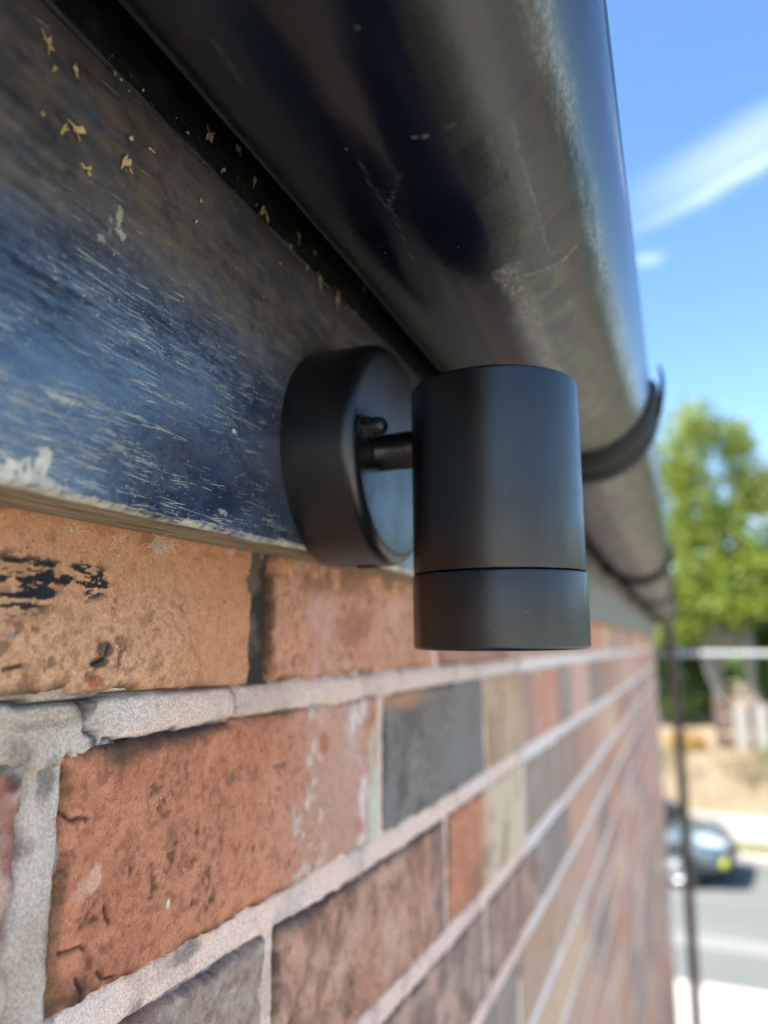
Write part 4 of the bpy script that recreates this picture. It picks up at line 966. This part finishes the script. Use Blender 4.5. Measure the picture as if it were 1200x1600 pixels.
def tree(label, base, trunks, blobs, nleaf, mat, size, seed, bark=barkM, group='trees beyond the road'):
    t = thing('tree', label, 'tree', base, 0, group)
    mb = MB(); rs = random.Random(seed); r2 = np.random.default_rng(seed)
    for (P, r0, r1) in trunks:
        n = 7; pts = []; rad = []
        for k in range(n):
            f = k / (n - 1); a = Vector(P[0]).lerp(Vector(P[1]), f) + Vector((rs.gauss(0, .05), rs.gauss(0, .05), 0)) * (1 if 0 < k else 0)
            pts.append(a); rad.append(r0 * (1 - f) + r1 * f)
        mb.tube(pts, rad, 10)
        for q in range(4):
            i_ = rs.randrange(3, n); c = blobs[rs.randrange(len(blobs))]
            e = Vector(c[:3]); s_ = pts[i_]; mid = s_.lerp(e, 0.5) + Vector((0, 0, .2)); mb.tube([s_, mid, s_.lerp(e, .9)], [r1 * .8, r1 * .5, r1 * .2], 6)
    mb.build('trunk', bark, t, True)
    W_ = np.array([b[3] ** 2 for b in blobs]); W_ = W_ / W_.sum(); ch = r2.choice(len(blobs), nleaf, p=W_)
    B = np.array([b[:5] for b in blobs])[ch]
    d = r2.normal(size=(nleaf, 3)); d /= np.linalg.norm(d, axis=1)[:, None]; rad = r2.uniform(0, 1, nleaf) ** 0.45
    lump = 0.72 + 0.5 * np.abs(np.sin(d[:, 0] * 5 + ch) * np.cos(d[:, 2] * 6 + ch * 2)) + 0.15 * r2.normal(size=nleaf) * 0.5
    ctr = B[:, :3] + d * (rad * lump)[:, None] * np.stack([B[:, 3], B[:, 3], B[:, 4]], -1)
    a = r2.normal(size=(nleaf, 3)); a /= np.linalg.norm(a, axis=1)[:, None]; b = np.cross(a, r2.normal(size=(nleaf, 3))); b /= np.linalg.norm(b, axis=1)[:, None]
    s_ = (size * r2.uniform(.6, 1.3, nleaf))[:, None]
    V = np.stack([ctr - a * s_, ctr + b * s_ * .5, ctr + a * s_, ctr - b * s_ * .5], 1).reshape(-1, 3)
    mesh_obj('crown', V, np.arange(4 * nleaf).reshape(-1, 4), mat, t)
    return t
TZ = GZ + 1.1
tree('tall tree with yellow green sunlit top and pale forked trunk above the board fence', (1.1, 25, TZ),
     [(((0.25, 0, -.1), (-0.5, 0, 3.0)), .17, .14), (((0.95, 0.2, -.1), (0.9, 0, 3.0)), .17, .12)],
     [(-.2, 0, 9.6, 1.0, 1.1), (-.9, 0, 8.4, 1.0, 1.1), (.9, 0, 9.0, .8, .8), (1.9, .3, 7.4, 1.1, 1.2), (2.6, .3, 6.0, 1.2, 1.1), (-1.0, -.2, 3.4, 1.0, .8), (-.5, 0, 7.6, 1.2, 1.4), (1.0, 0, 8.0, .7, .9), (-.9, 0, 6.0, 1.2, 1.2), (.3, .2, 6.4, 1.3, 1.1), (-.2, 0, 4.6, 1.6, 1.2), (1.0, .2, 4.9, 1.3, 1.1), (-1.2, .1, 4.2, 1.2, 1.0), (1.2, 0.6, 7.2, .6, .6), (.4, -.4, 3.9, 1.4, .7)], 24000, leafY, 0.10, 11)
tree('mid green dense tree right behind the tall yellow green one', (2.6, 29, TZ), [(((0, 0, 0), (0.1, 0, 3)), .2, .14)],
     [(0, 0, 5.6, 1.3, 1.2), (1.0, 0, 4.6, 1.7, 1.4), (-1.4, 0.2, 4.0, 1.8, 1.5), (.3, 0, 3.2, 2.4, 1.5), (2.8, 0, 5.2, 1.7, 1.6), (-2.6, .2, 3.0, 1.6, 1.4)], 17000, leafG, 0.12, 12)
tree('dark green low tree behind the board fence and the downpipe', (-.6, 27, TZ), [(((0, 0, 0), (0, 0, 2)), .16, .1)],
     [(0, 0, 2.6, 1.5, 1.5), (1.2, .3, 1.6, 1.2, 1.2), (-1.5, 0, 2.4, 1.7, 1.5), (.6, 0, .9, 1.2, .8)], 10000, leafD, 0.11, 13)
tree('dark green bush at the right edge behind the pale fence boards', (3.8, 25.5, TZ), [(((0, 0, 0), (0, 0, 1.5)), .12, .08)],
     [(0, 0, 2.0, 1.3, 1.3), (-1.2, .4, 1.5, 1.0, 1.2), (1.5, 0, 2.6, 1.6, 1.6)], 9000, leafG, 0.10, 14)
for k, (x, y, s_, lb) in enumerate(((8, 31, 1.2, 'broad mid green tree beyond the fence, just right of the view'), (14, 28, 1.0, 'dark green tree beyond the fence, second to the right of the view'), (-6, 30, 1.2, 'lime green tree hidden behind the house wall'), (-13, 33, 1.4, 'large mid green tree far behind the house wall'), (21, 30, 1.3, 'dark green tree beyond the right end of the fence'))):
    tree(lb, (x, y, TZ), [(((0, 0, 0), (0, 0, 2.5)), .2, .14)],
         [(0, 0, 4.6 * s_, 2 * s_, 1.7 * s_), (1.5, 0, 3.4 * s_, 1.9 * s_, 1.5 * s_), (-1.6, .2, 3.2 * s_, 2 * s_, 1.5 * s_), (0, 0, 2.2, 2.2, 1.4)], 5000, (leafG, leafD, leafY)[k % 3], 0.2, 20 + k)
# low bush, orange-dry and green, at the top of the bank by the downpipe
tree('small yellowing bush on the bank top left of the fence', (-.05, 20.9, GZ + 1.0), [(((0, 0, 0), (0, 0, .4)), .03, .02)], [(0, 0, .35, .5, .35), (.3, .1, .3, .3, .25)], 2500,
     translucent(leaf_mat('leaf_dry', (0.40, 0.20, 0.06), (0.50, 0.36, 0.12))), 0.04, 40, group='bushes on the bank')
tree('small bright green bush at the foot of the fence, right edge', (1.95, 20.5, GZ + .9), [(((0, 0, 0), (0, 0, .4)), .03, .02)], [(0, 0, .15, .35, .45), (.35, 0, .2, .45, .5)], 2500, leafY, 0.04, 41, group='bushes on the bank')
# far tree belt round the horizon: seen in the gutter's and the lamp's gloss
xs_ = []; n = 14000; a_ = rng.uniform(-0.9, 2.2, n); dd_ = rng.uniform(60, 75, n); z_ = rng.uniform(0, 1, n) ** 0.8 * (5 + 3 * np.sin(a_ * 11) + 2 * np.sin(a_ * 29))
ctr = np.stack([dd_ * np.cos(a_), dd_ * np.sin(a_), GZ + z_], -1); A_ = rng.normal(size=(n, 3)); A_ /= np.linalg.norm(A_, axis=1)[:, None]; B_ = np.cross(A_, rng.normal(size=(n, 3))); B_ /= np.linalg.norm(B_, axis=1)[:, None]
V = np.stack([ctr - A_, ctr + B_ * .8, ctr + A_, ctr - B_ * .8], 1).reshape(-1, 3)
o = mesh_obj('woodland', V, np.arange(4 * n).reshape(-1, 4), leafG); tag(o, 'far belt of green trees around the horizon', 'woodland', None, 'stuff')

# ------------------------------------------------------------------ parked car (nose to the right)
M = Mat('car_paint'); paintM = M.out((0.15, 0.20, 0.22), 0.25, None, Metallic=0.35, Coat_Weight=0.8)
M = Mat('car_glass'); cgM = M.out((0.02, 0.025, 0.03), 0.05, None, Specular_IOR_Level=0.9)
M = Mat('car_black'); cbM = M.out((0.02, 0.02, 0.022), 0.5)
M = Mat('headlight'); hlM = M.out((0.75, 0.78, 0.80), 0.12, None, Metallic=0.3, Coat_Weight=1.0)
M = Mat('fog_yellow'); fyM = M.out((0.75, 0.70, 0.06), 0.2, None, Coat_Weight=0.8)
M = Mat('alloy'); alM = M.out((0.42, 0.43, 0.44), 0.35, None, Metallic=0.6)
M = Mat('tyre'); tyM = M.out((0.022, 0.022, 0.022), 0.85)
GR_ = GZ - 0.095
car = thing('parked_car', 'pale blue grey hatchback with yellow fog lights parked across the road', 'car', (-0.94, 14.72, GR_), math.radians(-9))
# loft: stations along x (nose at +x), half width, bottom, waist height
W2 = 0.85
ST = [(-2.55, .62, .40, .82), (-2.50, .76, .30, .90), (-2.3, .82, .22, .96), (-1.6, W2, .18, .97), (-.6, W2, .18, .95), (.3, W2, .18, .93), (.75, .845, .18, .90), (1.1, .83, .20, .84), (1.35, .78, .24, .76), (1.50, .68, .30, .66), (1.55, .52, .34, .58)]
V = []; F = []; NS = 16
for (x, hw, zb0, zt0) in ST:
    for k in range(NS):
        t = 2 * PI * k / NS; cx, sx = math.cos(t), math.sin(t); e = 0.42
        yy = hw * math.copysign(abs(cx) ** e, cx); zz = (zb0 + zt0) / 2 + (zt0 - zb0) / 2 * math.copysign(abs(sx) ** e, sx)
        V.append((x, yy, zz))
for i in range(len(ST) - 1):
    for k in range(NS): F.append((i * NS + k, i * NS + (k + 1) % NS, (i + 1) * NS + (k + 1) % NS, (i + 1) * NS + k))
F += [tuple(range(NS)), tuple((len(ST) - 1) * NS + k for k in range(NS))]
mb = MB().add(V, F); mb.build('body', paintM, car, angle=50)
# cabin
def loft(sec, mat, name):
    V = []; F = []
    for (x, z, hw) in sec: V += [(x, -hw, z), (x, hw, z)]
    return V, F
cab_low = [(-2.42, .93), (.72, .90)]; 
P = {'rl': (-2.42, .93, .76), 'rt': (-2.10, 1.42, .58), 'mt': (-.9, 1.50, .60), 'ft': (-.30, 1.45, .58), 'fl': (.72, .90, .76)}
def pt(k, s): x, z, hw = P[k]; return (x, s * hw, z)
V = [pt(k, s) for k in ('rl', 'rt', 'mt', 'ft', 'fl') for s in (-1, 1)]
MB().add(V, [(2, 3, 5, 4), (4, 5, 7, 6)]).build('roof', paintM, car)
MB().add(V, [(0, 1, 3, 2)]).build('rear_window', cgM, car); MB().add(V, [(6, 7, 9, 8)]).build('windscreen', cgM, car)
for s in (0, 1):
    MB().add(V, [(0 + s, 2 + s, 4 + s, 6 + s, 8 + s)]).build('side_window', cgM, car)
    sg = -1 if s == 0 else 1
    pl = MB()
    for a, b in (('rl', 'rt'), ('rt', 'mt'), ('mt', 'ft'), ('ft', 'fl')): pl.tube([pt(a, sg), pt(b, sg)], .035, 6)
    pl.tube([(-.95, sg * .62, 1.47), (-.80, sg * .80, .93)], .03, 6); pl.build('pillar', paintM, car, True)
    MB().box(.30, .46, sg * .86 - .09, sg * .86 + .09, .90, 1.03, .03).build('mirror', paintM, car)
    hl = MB().add([(1.16, sg * .80, .70), (1.43, sg * .70, .66), (1.53, sg * .50, .60), (1.50, sg * .46, .70), (1.22, sg * .62, .84), (1.05, sg * .79, .82)], [(0, 1, 2, 3, 4, 5)])
    hl.v = [(a + .03, b + sg * .035, c + .015) for a, b, c in hl.v]; hl.build('headlight', hlM, car)
    MB().lathe([(.0, .10), (.075, .09), (.10, .05), (.10, -.05)], (1.46, sg * .60, .42), (1, sg * .25, 0), 20).build('fog_light', fyM, car, angle=60)
    MB().box(-2.0, .7, sg * .835 - .02, sg * .835 + .02, .18, .30, .015).build('sill', cbM, car)
    for wx in (.78, -1.72):
        wheel = MB().lathe([(.20, -.10), (.29, -.10), (.315, -.07), (.315, .07), (.29, .10), (.20, .10)], (wx, sg * .76, .315), (0, 1, 0), 32).build('tyre', tyM, car, angle=40)
        MB().lathe([(.0, .0), (.05, .0), (.06, -.015), (.17, -.03), (.205, .0)], (wx, sg * .855, .315), (0, sg, 0), 24).build('rim', alM, wheel, True)
        MB().lathe([(.34, 0), (.36, .012), (.38, 0)], (wx, sg * .846, .315), (0, sg, 0), 32).build('wheel_arch', cbM, car, True)
MB().box(1.42, 1.60, -.60, .60, .24, .46, .05).build('bumper', cbM, car); MB().box(1.50, 1.575, -.36, .36, .50, .58, .01).build('grille', cbM, car)
MB().box(1.60, 1.61, -.26, .26, .33, .44).build('number_plate', wpM, car)
